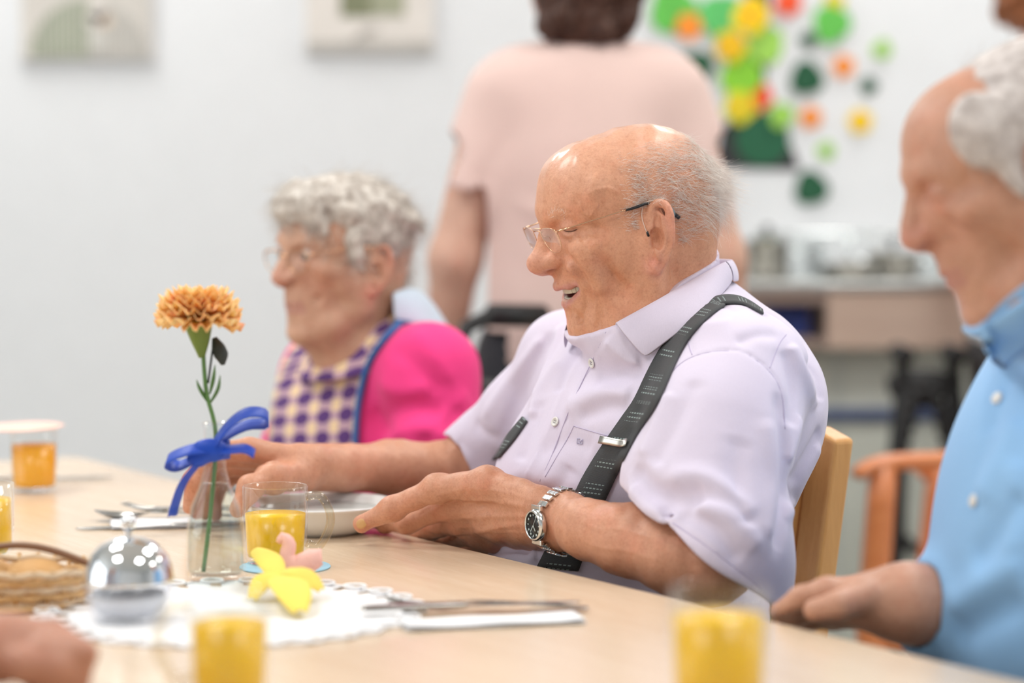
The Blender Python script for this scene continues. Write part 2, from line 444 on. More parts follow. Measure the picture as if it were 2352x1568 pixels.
    # ears, drawn upright and tipped back with the skull
    for q in (-1, 1):
        if q < 0 and not far_ear: continue
        ex, e = ear if isinstance(ear, tuple) else (ear, ear); c_, s_ = math.cos(math.radians(18)), math.sin(math.radians(18))
        def ep(a, b, dl=0.):
            a = a * ex / e
            return (e * (a * c_ - b * s_), q * (79 - a * .5 * e + dl), e * (a * s_ + b * c_))
        hel = resample2(fr.pts([ep(3, 14, -1), ep(4, 24, 0), ep(-1, 33, 1), ep(-9, 36, 2), ep(-17, 33, 3), ep(-22, 22, 4), ep(-24, 8, 4), ep(-23.5, -5, 3), ep(-20, -17, 1), ep(-13, -28, -1)]), 22)
        sc.ell(fr(*ep(-9, 2, 0)), np.array([13 * ex, 4.0, 29 * e]) * s, fr.rot(0, 0, q * 23) @ np.array(Euler((0, math.radians(-18), 0)).to_matrix()), 5 * s)
        E(ep(-2, 0, -6), (11, 9, 24), 6)
        sc.chain(hel, [3.5 * s * (e * .4 + .6)] * 22, 2 * s)
        sc.chain(fr.pts([ep(-13, -26, -1), ep(-6, -33, -2), ep(1, -32, -4), ep(3, -24, -5)]), [4.2 * s, 5.2 * s, 4.8 * s, 3.6 * s], 5 * s)
        sc.chain(resample2(fr.pts([ep(-6, 24, 2), ep(-12, 17, 3), ep(-16, 6, 3), ep(-15.5, -6, 2), ep(-11, -15, 1), ep(-4, -19, 1)]), 12), [2.7 * s] * 12, 3 * s)
        sc.ell(fr(*ep(-4, -2, 5)), np.array([9 * ex, 11, 12.5 * e]) * s, fr.rot(0, 0, q * 20) @ np.array(Euler((0, math.radians(-10), 0)).to_matrix()), 2.5 * s, 's')
        sc.ell(fr(*ep(-4, 17, 6.0)), np.array([5.0 * ex, 4.6, 11 * e]) * s, fr.rot(0, 0, q * 20) @ np.array(Euler((0, math.radians(-24), 0)).to_matrix()), 3 * s, 's')
        sc.ell(fr(*ep(5, -4, 1)), np.array([3.8, 3.2, 5.5]) * s, fr.rot(), 3 * s)          # tragus
        sc.groove(resample2(fr.pts([ep(0, 28, 4), ep(-9, 31, 6), ep(-16, 25, 7), ep(-19.5, 12, 7.5), ep(-19.5, -3, 7), ep(-16, -14, 5)]), 12), 2.6 * s, 1.9 * s)
    if neck_to is not None:
        sc.cone(fr(-30, 0, -28), neck_to, neck_r[0], neck_r[1], .02)
def skin_tones(fr, base, mouth='shut', lips=(.62, .26, .24), gloss=None, pale=1.):
    """a colour per vertex: lips, redder ears, nose and cheeks, mouth lining; the nostrils get painted shade"""
    b = np.array(base)
    def f(V):
        q = fr.inv(V); C = np.tile(b, (len(V), 1))
        def blob(c, r, col, a):
            nonlocal C
            w = np.exp(-(((q - np.array(c)) / np.array(r)) ** 2).sum(1) * 1.2)[:, None] * a
            C = C * (1 - w) + np.array(col) * b.mean() / .42 * w
        for k in (-1, 1):
            blob((80, k * 36, -4), (26, 24, 22), (.66, .30, .22), .35)
            blob((-8, k * 86, 5), (30, 9, 50), (.66, .32, .22), .4)
            blob((8, k * 80, -30), (13, 12, 14), (.80, .33, .28), .5)
            blob((78, k * 34, 31), (14, 20, 14), (.60, .30, .26), .3)
        blob((108, 0, 2), (20, 18, 18), (.72, .34, .28), .6)
        for k in (-1, 1): blob((99, k * 11, -7), (7, 5, 4), (.28, .10, .07), .8); blob((-22, k * 92, 12), (10, 8, 34), (.80, .34, .26), .5)  # nostrils: their dark shade is put into the colour; then redder ear rims
        if mouth == 'shut':
            for z, dz in ((-36, 4.), (-45, 5)):
                w = np.exp(-((q[:, 2] - z) / dz) ** 2) * (np.abs(q[:, 1]) < 25) * (q[:, 0] > 72); w = w[:, None] * .8
                C = C * (1 - w) + np.array(lips) * w
        else:
            x = q[:, 1] / 32; up = -27.5 - 1.2 * (1 - x * x); lo = -49 + 16 * x * x
            for z, dz in ((up - 1, 3.6), (lo - .5, 4.4)):
                w = np.exp(-((q[:, 2] - z) / dz) ** 2) * (np.abs(x) < 1) * (q[:, 0] > 70); w = w[:, None] * .75
                C = C * (1 - w) + np.array(lips) * w
            inside = (np.abs(x) < .97) & (q[:, 2] < up - 1.5) & (q[:, 2] > lo + 2.5) & (q[:, 0] > 55) & (q[:, 0] < 90 - 12 * x * x)
            C[inside] = (.22, .05, .045)
        return np.clip(C, 0, 1)
    return f
# ---------------------------------------------------------------- shapes used by many things
def bm_obj(name, bm, mat, parent=None, smooth=False, bevel=0, seg=2):
    me = bpy.data.meshes.new(name); bm.normal_update(); bm.to_mesh(me); bm.free()
    if smooth: me.shade_smooth()
    o = link(name, me, mat, parent)
    if bevel:
        b = o.modifiers.new('b', 'BEVEL'); b.width = bevel; b.segments = seg; b.limit_method = 'ANGLE'
    return o
def box(name, lo, hi, mat, parent=None, rz=0, pivot=None, bevel=.002):
    bm = bmesh.new(); bmesh.ops.create_cube(bm, size=1)
    lo = Vector(lo); hi = Vector(hi); d = hi - lo; c = (hi + lo) / 2
    for v in bm.verts: v.co = Vector((v.co.x * d.x, v.co.y * d.y, v.co.z * d.z)) + c
    if rz: bmesh.ops.rotate(bm, verts=bm.verts, cent=pivot or c, matrix=Matrix.Rotation(rz, 3, 'Z'))
    return bm_obj(name, bm, mat, parent, bevel=bevel)
def lathe(name, prof, mat, parent=None, c=(0, 0, 0), seg=48, wob=None, closed=False):
    """turned shape: prof is a list of (radius, height)"""
    V = []; n = len(prof)
    for i in range(seg):
        a = 2 * math.pi * i / seg
        for (r, z) in prof:
            rr = r * (1 + (wob(a, z) if wob else 0)); V.append((c[0] + rr * math.cos(a), c[1] + rr * math.sin(a), c[2] + z))
    F = []
    m = n if closed else n - 1
    for i in range(seg):
        j = (i + 1) % seg
        for k in range(m): F.append((i * n + k, j * n + k, j * n + (k + 1) % n, i * n + (k + 1) % n))
    bm = bmesh.new(); vs = [bm.verts.new(v) for v in V]
    for f in F: bm.faces.new([vs[q] for q in f])
    bmesh.ops.remove_doubles(bm, verts=bm.verts, dist=1e-6)
    bmesh.ops.recalc_face_normals(bm, faces=bm.faces)
    return bm_obj(name, bm, mat, parent, smooth=True)
def tube_vf(path, rad, seg=8, cap=True, flat=None):
    """swept tube; rad may be a list; flat=(direction, factor) squashes it"""
    p = np.asarray(path, float); n = len(p); rad = np.ones(n) * rad if np.isscalar(rad) else np.asarray(rad, float)
    t = np.gradient(p, axis=0); t /= np.linalg.norm(t, axis=1)[:, None] + 1e-12
    up = np.array([0, 0, 1.]) if abs(t[0] @ np.array([0, 0, 1.])) < .9 else np.array([1., 0, 0])
    V = []; u = np.cross(t[0], up); u /= np.linalg.norm(u)
    for i in range(n):
        u = u - t[i] * (u @ t[i]); u /= np.linalg.norm(u) + 1e-12; w = np.cross(t[i], u)
        for k in range(seg):
            a = 2 * math.pi * k / seg; q = rad[i] * (math.cos(a) * u + math.sin(a) * w)
            if flat is not None: q = q - flat[0] * (q @ flat[0]) * (1 - flat[1])
            V.append(p[i] + q)
    F = [(i * seg + k, i * seg + (k + 1) % seg, (i + 1) * seg + (k + 1) % seg, (i + 1) * seg + k) for i in range(n - 1) for k in range(seg)]
    caps = [tuple(reversed(range(seg))), tuple((n - 1) * seg + k for k in range(seg))] if cap else []
    return V, F, caps
def tube(name, path, rad, mat, parent=None, seg=10, smoothpath=0, flat=None):
    if smoothpath: path = resample2(path, smoothpath)
    if not np.isscalar(rad) and len(rad) != len(path): rad = np.interp(np.linspace(0, 1, len(path)), np.linspace(0, 1, len(rad)), rad)
    V, F, caps = tube_vf(path, rad, seg, True, flat)
    bm = bmesh.new(); vs = [bm.verts.new(v) for v in V]
    for f in F + caps: bm.faces.new([vs[q] for q in f])
    bmesh.ops.recalc_face_normals(bm, faces=bm.faces)
    return bm_obj(name, bm, mat, parent, smooth=True)
def sheet(name, A, B, mat, parent=None, thick=.001, mids=0, smooth=True, tone=None):
    """cloth or paper strip between two matching 3-D edges, given real thickness"""
    A = np.asarray(A); B = np.asarray(B); rows = [A * (1 - t) + B * t for t in np.linspace(0, 1, mids + 2)]
    return grid(name, np.stack(rows), mat, parent, thick, smooth)
def grid(name, G, mat, parent=None, thick=.001, smooth=True, sub=0):
    r, c = G.shape[:2]; V = G.reshape(-1, 3)
    F = np.array([(i * c + j, i * c + j + 1, (i + 1) * c + j + 1, (i + 1) * c + j) for i in range(r - 1) for j in range(c - 1)])
    o = link(name, np_mesh(name, V, F, smooth), mat, parent)
    if thick:
        s = o.modifiers.new('s', 'SOLIDIFY'); s.thickness = thick; s.offset = 0
    if sub:
        s = o.modifiers.new('u', 'SUBSURF'); s.levels = s.render_levels = sub
    return o
def outline_slab(name, pts, depth, mat, parent=None, M=None, bevel=.0005):
    """flat cut-out with thickness; pts in its own plane (x right, y up), M places it"""
    bm = bmesh.new(); vs = [bm.verts.new((x, 0, y)) for x, y in pts]; f = bm.faces.new(vs)
    r = bmesh.ops.extrude_face_region(bm, geom=[f]); bmesh.ops.translate(bm, verts=[v for v in r['geom'] if isinstance(v, bmesh.types.BMVert)], vec=(0, depth, 0))
    bmesh.ops.recalc_face_normals(bm, faces=bm.faces)
    if M is not None: bm.transform(M)
    return bm_obj(name, bm, mat, parent, bevel=bevel, seg=1)
# ---------------------------------------------------------------- the room
WALLY = 5.3
m_wall = plain('white_wall_paint', srgb(231, 233, 236), .75, var=.012, bump=.08, bscale=220)
m_ceil = plain('ceiling_paint', srgb(238, 238, 236), .85, var=.01)
m_floor = NT('grey_vinyl_floor'); _v = m_floor.noise(140, 4, .7)
m_floor.base(m_floor.ramp(_v, [(.35, srgb(160, 160, 150)), (.65, srgb(180, 180, 170))])); m_floor.set(Roughness=.35); m_floor = m_floor.m
def struct(o): o['kind'] = 'structure'; return o
struct(box('floor', (-4.2, -1.2, -.05), (3.9, WALLY + .1, 0), m_floor, bevel=0))
struct(box('wall_back', (-4.2, WALLY, 0), (3.9, WALLY + .1, CEIL), m_wall, bevel=0))
struct(box('wall_right', (3.8, -1.2, 0), (3.9, WALLY, CEIL), m_wall, bevel=0))
# window side on the left: parapet, lintel, piers; daylight comes between them
struct(box('wall_left', (-4.2, -1.2, 0), (-4.1, WALLY, .75), m_wall, bevel=0))
struct(box('trim_1', (-4.2, -1.2, 2.65), (-4.1, WALLY, CEIL), m_wall, bevel=0))
struct(box('trim_2', (-4.2, 3.2, .75), (-4.1, WALLY, 2.65), m_wall, bevel=0))
struct(box('wall_front_light_block', (-1.3, -1.3, 0), (3.9, -1.2, CEIL), m_wall, bevel=0))  # unseen, added to cut frontal fill; stops short to admit light from front left
struct(box('ceiling', (-4.2, -1.2, CEIL), (3.9, WALLY + .1, CEIL + .05), m_ceil, bevel=0))
struct(box('baseboard_back', (-4.1, WALLY - .014, 0), (3.8, WALLY, .09), plain('baseboard_grey', srgb(150, 152, 150), .5), bevel=.003))
m_diff = NT('lamp_diffuser'); m_diff.set(Emission_Strength=5.); m_diff.b.inputs['Emission Color'].default_value = (1, .97, .92, 1); m_diff.base((.9, .9, .9, 1)); m_diff = m_diff.m
m_lampf = plain('lamp_frame_white', srgb(225, 225, 225), .4)
for i, (x, y) in enumerate(LAMPS):
    t = thing('ceiling_lamp', 'square ceiling lamp panel ' + ('above the left of the table', 'above the right foreground', 'above the old woman in the bib', 'above the man in the blue shirt', 'in front of the framed prints', 'in front of the paper flower collage', 'above the right wall, nearer the camera', 'above the right wall, by the serving counter')[i], 'lamp', (x, y, CEIL), 0, 'square lamp panels in the ceiling')
    box('diffuser', (x - .28, y - .28, CEIL - .012), (x + .28, y + .28, CEIL - .006), m_diff, t)
    for q in range(4):
        a = q * math.pi / 2; cx, cy = x + .295 * math.cos(a), y + .295 * math.sin(a)
        hx, hy = (.015, .31) if q % 2 == 0 else (.28, .015)
        box('frame', (cx - hx, cy - hy, CEIL - .022), (cx + hx, cy + hy, CEIL - .001), m_lampf, t)
# ---------------------------------------------------------------- dining table
TA = np.array([-.645, 3.555]); TD = np.array([.547, -.837]); TN = np.array([-.837, -.547])
TROT = math.atan2(TD[1], TD[0])
def tab(s, w, z=TZ): q = TA + TD * s + TN * w; return np.array([q[0], q[1], z])
m_maple = wood_mat('maple_table', srgb(224, 199, 170), srgb(231, 209, 183), 1.2, .24, 0, .3)
m_edge = wood_mat('maple_edge', srgb(214, 172, 124), srgb(230, 194, 148), 1.2, .4, 0, .1)
tc = tab(1.4, .45, 0)
table = thing('dining_table', 'long pale maple dining table laid for a meal in the foreground', 'table', tc, TROT)
def tbox(name, s0, s1, w0, w1, z0, z1, mat, bevel=.002):
    bm = bmesh.new(); r = .03 if name == 'tabletop' else 0
    pts = []
    if r:
        for (cs, cw, a0) in ((s1 - r, w0 + r, -90), (s1 - r, w1 - r, 0), (s0 + r, w1 - r, 90), (s0 + r, w0 + r, 180)):
            for k in range(7):
                a = math.radians(a0 + 15 * k); pts.append((cs + r * math.cos(a), cw + r * math.sin(a)))
    else: pts = [(s1, w0), (s1, w1), (s0, w1), (s0, w0)]
    vs = [bm.verts.new((s - 1.4, .45 - w, z0)) for s, w in pts]; f = bm.faces.new(vs)
    ex = bmesh.ops.extrude_face_region(bm, geom=[f]); bmesh.ops.translate(bm, verts=[v for v in ex['geom'] if isinstance(v, bmesh.types.BMVert)], vec=(0, 0, z1 - z0))
    bmesh.ops.recalc_face_normals(bm, faces=bm.faces)
    me = bpy.data.meshes.new(name); bm.to_mesh(me); bm.free(); me.materials.append(mat)
    o = bpy.data.objects.new(name, me); COL.objects.link(o); o.parent = table
    if bevel: b = o.modifiers.new('b', 'BEVEL'); b.width = bevel; b.segments = 3; b.limit_method = 'ANGLE'
    return o
tbox('tabletop', 0, 2.8, 0, .9, TZ - .028, TZ, m_maple, .004)
tbox('apron', .12, 2.68, .09, .11, TZ - .10, TZ - .028, m_edge)
tbox('apron', .12, 2.68, .79, .81, TZ - .10, TZ - .028, m_edge)
tbox('apron', .10, .12, .09, .81, TZ - .10, TZ - .028, m_edge)
tbox('apron', 2.68, 2.70, .09, .81, TZ - .10, TZ - .028, m_edge)
for s in (.07, 2.67):
    for w in (.06, .78): tbox('leg', s, s + .06, w, w + .06, 0, TZ - .028, m_edge, .006)
# ================================================================ the laughing old man in the middle
SKIN_A = skin_mat('skin_old_man', 1.0, .40, oily=True)
MF = np.array([-.839, -.545, 0]); ML = np.array([.545, -.839, 0])      # his chest's forward and his left
MR = np.stack([MF, ML, [0, 0, 1]], 1)
def tilt_rot(R, a):       # lean back by a degrees about the local sideways axis
    c, s = math.cos(math.radians(a)), math.sin(math.radians(a))
    return R @ np.array([[c, 0, -s], [0, 1, 0], [s, 0, c]])
fr_m = Frame(P(1444, 540, 2.67), 16, 18)
seat_c = np.array([.215, 2.73, 0])
man = thing('person', 'laughing bald old man in a lilac shirt and grey braces, holding the white bowl', 'person', (seat_c[0], seat_c[1], .46))
body = Sculpt()
head(body, fr_m, mouth='open', ear=(.74, 1.0))
# his own face: measured from the photograph
def E(c, r, k=12, kind='u', rot=(0, 0, 0)): body.ell(fr_m(*c), np.array(r, float) / 1000, fr_m.rot(*rot), k / 1000, kind)
E((101, 0, 3), (17, 13.5, 11.5), 8)                                   # heavy nose
E((-20, 0, 60), (70, 62, 49.0), 30)
E((38, 0, 62), (40, 54, 43), 28)
nb = P(1560, 745, 2.69)
body.cone(fr_m(-38, 0, -12), P(1560, 790, 2.69), .056, .052, .025)
body.cone(fr_m(30, 0, -70), P(1480, 790, 2.64), .045, .055, .03)
# trunk and arms (mostly under the shirt)
body.chain([P(1575, 780, 2.70), P(1560, 980, 2.71), P(1500, 1200, 2.73), P(1560, 1480, 2.74)], [.055, .10, .10, .10], .04)
body.chain([P(1565, 850, 2.70), P(1690, 900, 2.58), P(1640, 1120, 2.50), P(1635, 1288, 2.435)], [.05, .045, .044, .041], .02)
body.chain([P(1635, 1292, 2.435), P(1560, 1275, 2.445), P(1440, 1238, 2.485), P(1350, 1215, 2.52), P(1285, 1196, 2.57)], [.040, .0385, .034, .028, .0235], .02, squash=None)
body.cone(P(1300, 1172, 2.56), P(1275, 1222, 2.57), .0205, .0205, .02)
body.chain([P(1565, 850, 2.70), P(1300, 860, 2.83), P(1130, 1020, 2.94), P(1060, 1075, 2.93), P(900, 1074, 2.91), P(700, 1073, 2.81)], [.05, .042, .036, .034, .030, .0275], .02)
def finger(pts, rad, k=.006):
    q = [P(*p) for p in pts]; body.chain(q, rad, k)
    for i in range(1, len(q) - 1):                       # knuckle
        body.ell(q[i], rad[i] * 1.12, None, .006)
    return q
# left hand, back towards us
for a, b, r0, r1 in (((1255, 1172, 2.575), (1045, 1160, 2.668), .014, .013), ((1250, 1190, 2.585), (1052, 1198, 2.69), .014, .013),
                     ((1250, 1208, 2.60), (1078, 1228, 2.72), .014, .013), ((1255, 1228, 2.61), (1112, 1250, 2.75), .015, .014)):
    body.cone(P(*a), P(*b), r0, r1, .014)
body.cone(P(1270, 1192, 2.58), P(1160, 1184, 2.645), .023, .029, .02)
body.ell(P(1120, 1190, 2.69), (.035, .020, .034), None, .02)
LH = dict(index=finger([(1045, 1160, 2.668), (935, 1200, 2.705), (885, 1202, 2.75), (862, 1196, 2.78)], [.0135, .0118, .0095, .0085]),
          middle=finger([(1052, 1198, 2.69), (966, 1226, 2.755), (925, 1222, 2.81), (905, 1212, 2.83)], [.0135, .0115, .0095, .0085]),
          ring=finger([(1078, 1228, 2.72), (1008, 1246, 2.78), (970, 1240, 2.83), (950, 1228, 2.86)], [.013, .011, .009, .008]),
          little=finger([(1112, 1246, 2.75), (1052, 1264, 2.80), (1018, 1258, 2.84), (998, 1248, 2.87)], [.0115, .0095, .0082, .0075]),
          thumb=finger([(1235, 1150, 2.575), (1120, 1110, 2.62), (1005, 1122, 2.645), (900, 1168, 2.66), (832, 1202, 2.672)], [.017, .0165, .0142, .0118, .0098], .012))
body.cone(P(1130, 1125, 2.655), P(1060, 1170, 2.672), .017, .011, .02)       # web
# tendons, veins and wrist creases
def gb(px, depth, width, n=9, t0=2.2, who=None):
    h = body.hits(px, t0, n)
    if len(h) > 2: body.groove(h, depth, width)
for t in ([(1215, 1165), (1130, 1150), (1040, 1148)], [(1220, 1185), (1130, 1185), (1050, 1190)], [(1215, 1200), (1140, 1212), (1085, 1225)]):
    gb(t, -.0022, .0032)
for t in ([(1230, 1150), (1150, 1128), (1060, 1125), (1000, 1140)], [(1120, 1165), (1080, 1180), (1035, 1175)], [(1190, 1220), (1120, 1222), (1080, 1210), (1045, 1215)],
          [(1500, 1240), (1430, 1215), (1370, 1215), (1330, 1190)], [(1520, 1290), (1440, 1265), (1380, 1258), (1335, 1240)]):
    gb(t, -.0008, .0020, 12)
for x in (1208, 1222, 1236, 1196): gb([(x, 1150), (x - 4, 1190), (x + 2, 1225)], .0010, .0012)
for t in ([(905, 1150), (912, 1170), (905, 1186)], [(896, 1152), (900, 1170), (894, 1184)], [(1075, 1118), (1055, 1150), (1052, 1180)], [(1040, 1180), (975, 1200), (925, 1222)],
          [(1060, 1150), (1000, 1160), (960, 1185)], [(1075, 1232), (1010, 1232), (975, 1222)]):
    gb(t, .0016, .0020)
# right hand around the far side of the bowl
for a, b, r0, r1 in (((720, 1060, 2.80), (572, 1035, 2.775), .017, .0135), ((720, 1075, 2.82), (575, 1052, 2.81), .015, .013), ((720, 1085, 2.83), (580, 1072, 2.84), .015, .0125)):
    body.cone(P(*a), P(*b), r0, r1, .016)
RH = dict(index=finger([(572, 1032, 2.775), (478, 1040, 2.755), (442, 1105, 2.745), (436, 1165, 2.745)], [.0135, .0115, .0095, .0082]),
          middle=finger([(575, 1048, 2.81), (484, 1058, 2.80), (452, 1120, 2.79), (452, 1175, 2.785)], [.013, .0115, .0095, .0085]),
          ring=finger([(580, 1070, 2.84), (500, 1080, 2.84), (470, 1130, 2.83), (472, 1178, 2.82)], [.0125, .011, .009, .008]),
          little=finger([(590, 1085, 2.855), (520, 1098, 2.865), (492, 1140, 2.86), (495, 1182, 2.85)], [.0115, .0095, .0082, .0075]),
          thumb=finger([(700, 1088, 2.79), (625, 1098, 2.745), (575, 1120, 2.72), (548, 1168, 2.712)], [.019, .0165, .0125, .0098], .012))
gb([(650, 1060), (600, 1062), (565, 1050)], .003, .003); gb([(575, 1030), (560, 1045), (562, 1062)], .0015, .002)
# face lines on the near side, mirrored to the far side
def face(px, depth, width, mirror=True, n=10):
    h = body.hits(px, 2.3, n)
    if len(h) < 3: return
    depth *= 2.1 if width < .0023 else 1.5; width = max(width, .0021)
    body.groove(h, depth, width)
    if mirror: body.groove([fr_m(*(fr_m.inv(q) * np.array([1, -1, 1]))) for q in h], depth, width)
L1 = [([(1287, 580), (1312, 600), (1336, 632), (1353, 668), (1352, 708)], .0072, .0050), ([(1306, 566), (1345, 594), (1370, 640), (1376, 680)], -.0042, .013), ([(1478, 583), (1482, 603), (1494, 621)], .0024, .0024), ([(1545, 500), (1543, 545), (1530, 590), (1508, 622)], .0030, .0032), ([(1274, 584), (1289, 592), (1292, 608), (1282, 621)], .0026, .0024), ([(1320, 552), (1350, 560), (1385, 560)], -.0015, .009),    # nose to mouth fold
      ([(1358, 645), (1372, 682), (1378, 722), (1372, 758)], .0040, .0032),                  # cheek folds
      ([(1340, 665), (1347, 690), (1341, 716), (1325, 738)], .0032, .0028),
      ([(1303, 716), (1322, 722), (1338, 738)], .0045, .0045),
      ([(1284, 500), (1304, 502), (1328, 514)], .0034, .0028),                               # lid fold
      ([(1287, 527), (1302, 532), (1324, 526)], .0030, .0024), ([(1290, 520), (1304, 521), (1322, 519)], -.0022, .0050), ([(1292, 538), (1306, 541), (1322, 537)], -.0016, .0040),                               # closed eye
      ([(1288, 548), (1310, 553), (1332, 548), (1350, 540)], .0018, .0022),
      ([(1326, 527), (1346, 533), (1366, 541)], .0020, .0013), ([(1328, 520), (1350, 521), (1374, 524)], .0020, .0013),
      ([(1326, 534), (1345, 546), (1362, 560)], .0020, .0013), ([(1330, 540), (1342, 556), (1352, 574)], .0020, .0013),
      ([(1268, 478), (1290, 482), (1312, 490)], .0008, .0016),
      ([(1470, 625), (1480, 660), (1470, 700)], .0016, .004), ([(1440, 640), (1430, 690), (1440, 735)], .0010, .005),
      ([(1345, 445), (1395, 432), (1420, 445)], -.0010, .0014), ([(1330, 460), (1338, 485), (1356, 500)], -.0008, .0012), ([(1356, 500), (1366, 480), (1376, 465)], -.0008, .0012)]
for px, d_, w_ in L1: face(px, d_, w_)
for y in (560, 572, 584, 596): gb([(1565, y + 36), (1595, y + 22), (1628, y + 14)], .0009, .0016)
body.noise(.0008, .022, seed=3)
_tn = skin_tones(fr_m, (.70, .355, .215), 'open', lips=(.62, .28, .26))
def man_tone(V):
    C = _tn(V); q = fr_m.inv(V)
    top = np.clip((q[:, 2] - 55) / 40, 0, 1)[:, None]; C = C * (1 - top * .35) + np.array((.72, .42, .30)) * top * .35
    for c, r in (((40, 66, 58), 10), ((20, 70, 40), 7), ((52, 60, 30), 8), ((30, 62, -14), 9), ((-5, 72, 62), 8), ((60, 50, 62), 6), ((10, 66, 80), 7)):
        w = np.exp(-((q - np.array(c)) ** 2).sum(1) / r ** 2)[:, None] * .45; C = C * (1 - w) + np.array((.42, .19, .10)) * w
    # brown tint under the eyes, then a browner lower cheek on the near side
    for k in (-1, 1):
        w = np.exp(-(((q - np.array((76, k * 38, 27))) / np.array((14, 16, 7))) ** 2).sum(1))[:, None] * .30; C = C * (1 - w) + np.array((.40, .20, .13)) * w
    w = np.exp(-(((q - np.array((60, 48, -62))) / np.array((40, 30, 40))) ** 2).sum(1))[:, None] * .25; C = C * (1 - w) + np.array((.56, .25, .13)) * w
    arm = (V[:, 2] < 0.92)[:, None]; C = np.where(arm, C * np.array((.92, .93, .98)), C)
    oil = np.clip((q[:, 2] - 90) / 20, 0, 1) * .55 * (np.linalg.norm(q, axis=1) < 150)
    return np.concatenate([np.clip(C, 0, 1), oil[:, None]], 1)
mo = sculpted('body', body, .0017, SKIN_A, man, man_tone)
bodyH = Hit(mo)
# teeth
m_teeth = plain('teeth_ivory', srgb(206, 196, 176), .25, var=.08)
for up in (1, 0):
    bm = bmesh.new()
    for k in range(-5, 6):
        a = k * .235; f_ = 66.5 + 21 * math.cos(a); l_ = 26 * math.sin(a); w_ = 6.6 if abs(k) < 3 else 5.6
        r = bmesh.ops.create_cube(bm, size=1)
        M = Matrix.Rotation(a, 3, 'Z')
        for v in r['verts']:
            q = Vector((v.co.x * 4.5, v.co.y * w_, v.co.z * (9.5 if up else 8))); q = M @ q
            p = fr_m(f_ + q.x, l_ + q.y * (1 if True else 1), (-33.5 if up else -47 + 5 * (1 - math.cos(a))) + q.z); v.co = Vector(p)
    bm_obj('upper_teeth' if up else 'lower_teeth', bm, m_teeth, man, smooth=False, bevel=.0012, seg=3)

# thumb nail, thick and yellowed
m_nail = plain('thumb_nail', srgb(206, 160, 106), .4, var=.2, bump=.6)
ng_ = Sculpt(); tip = bodyH.hit(829, 1203, 2.2); nn_ = bodyH.normal(tip); ax_t = P(832, 1202, 2.672) - P(900, 1168, 2.66); ax_t /= np.linalg.norm(ax_t); sd_t = np.cross(nn_, ax_t); sd_t /= np.linalg.norm(sd_t)
ng_.ell(tip - nn_ * .0012, (.0072, .0056, .0019), np.stack([ax_t - nn_ * (ax_t @ nn_), sd_t, nn_], 1) if True else None, .001); sculpted('thumb_nail', ng_, .0008, m_nail, man)
# ---------------------------------------------------------------- his shirt
M_SHIRT = cloth_mat('lilac_shirt_cotton', srgb(220, 211, 230), 1., .015, .8, .2)
M_WOODC = wood_mat('beech_chair', srgb(212, 150, 84), srgb(232, 178, 112), 1.4, .38, 2, .2)
sh = Sculpt()
RT = tilt_rot(MR, 14)
# trunk
sh.ell(P(1548, 985, 2.70), (.138, .185, .140), RT, .03)
sh.ell(P(1430, 1180, 2.735), (.158, .145, .175), RT, .04)
sh.ell(P(1672, 912, 2.72), (.070, .150, .092), tilt_rot(MR, 20), .03)
sh.ell(P(1475, 1400, 2.735), (.145, .15, .16), MR, .04)
sh.cone(P(1600, 790, 2.69), P(1700, 862, 2.56), .060, .066, .04)          # shoulders
sh.cone(P(1560, 785, 2.72), P(1310, 835, 2.83), .058, .058, .04)
sh.ell(P(1612, 765, 2.69), (.058, .080, .058), tilt_rot(MR, -20), .03)
sh.cone(P(1640, 735, 2.70), P(1725, 800, 2.68), .038, .045, .03)      # yoke up to the collar
def cut(tgt, c, n, wc, wr):
    """trim a sleeve to its hem plane, only near the hem"""
    tgt.add('i', wc, wr, lambda p: np.where(((p - wc) ** 2).sum(1) < wr ** 2, (p - c) @ n, -1.), .004)
# near sleeve
sl = Sculpt()
sl.chain([P(1700, 872, 2.55), P(1655, 1000, 2.51), P(1628, 1130, 2.48), P(1648, 1270, 2.44), P(1675, 1400, 2.43)], [.074, .076, .076, .069, .062], .03)
sl.ell(P(1510, 1110, 2.49), (.030, .03, .04), None, .03)
nh = np.array([-.60, 0, -.80]); sl.add('i', P(1650, 1280, 2.49), 9, lambda p: (p - P(1612, 1253, 2.49)) @ nh, .004)
sl.chain([P(1640, 1245, 2.46), P(1635, 1288, 2.435), P(1560, 1275, 2.445), P(1440, 1238, 2.485)], [.040, .053, .056, .05], .006, 's')
sh.add('u', P(1660, 1080, 2.5), .30, sl, .018)
# far sleeve
sf = Sculpt()
sf.chain([P(1310, 835, 2.83), P(1215, 950, 2.88), P(1118, 1040, 2.93), P(1040, 1090, 2.95)], [.058, .048, .046, .046], .03)
nf_ = np.array([-.86, .25, -.44]); nf_ /= np.linalg.norm(nf_); sf.add('i', P(1060, 1050, 2.93), 9, lambda p: (p - P(1040, 1052, 2.93)) @ nf_, .004)
sf.chain([P(1150, 1010, 2.93), P(1055, 1075, 2.93), P(940, 1078, 2.88)], [.030, .040, .040], .006, 's')
sh.add('u', P(1180, 960, 2.9), .25, sf, .018)
sh.chain([P(1600, 1280, 2.43), P(1500, 1255, 2.46), P(1440, 1238, 2.485), P(1350, 1215, 2.52), P(1285, 1196, 2.57), P(1180, 1184, 2.63)], [.044, .042, .037, .031, .030, .034], .02, 's')
# neck opening
sh.chain([P(1545, 730, 2.69), P(1480, 600, 2.69)], [.050, .080], .006, 's')
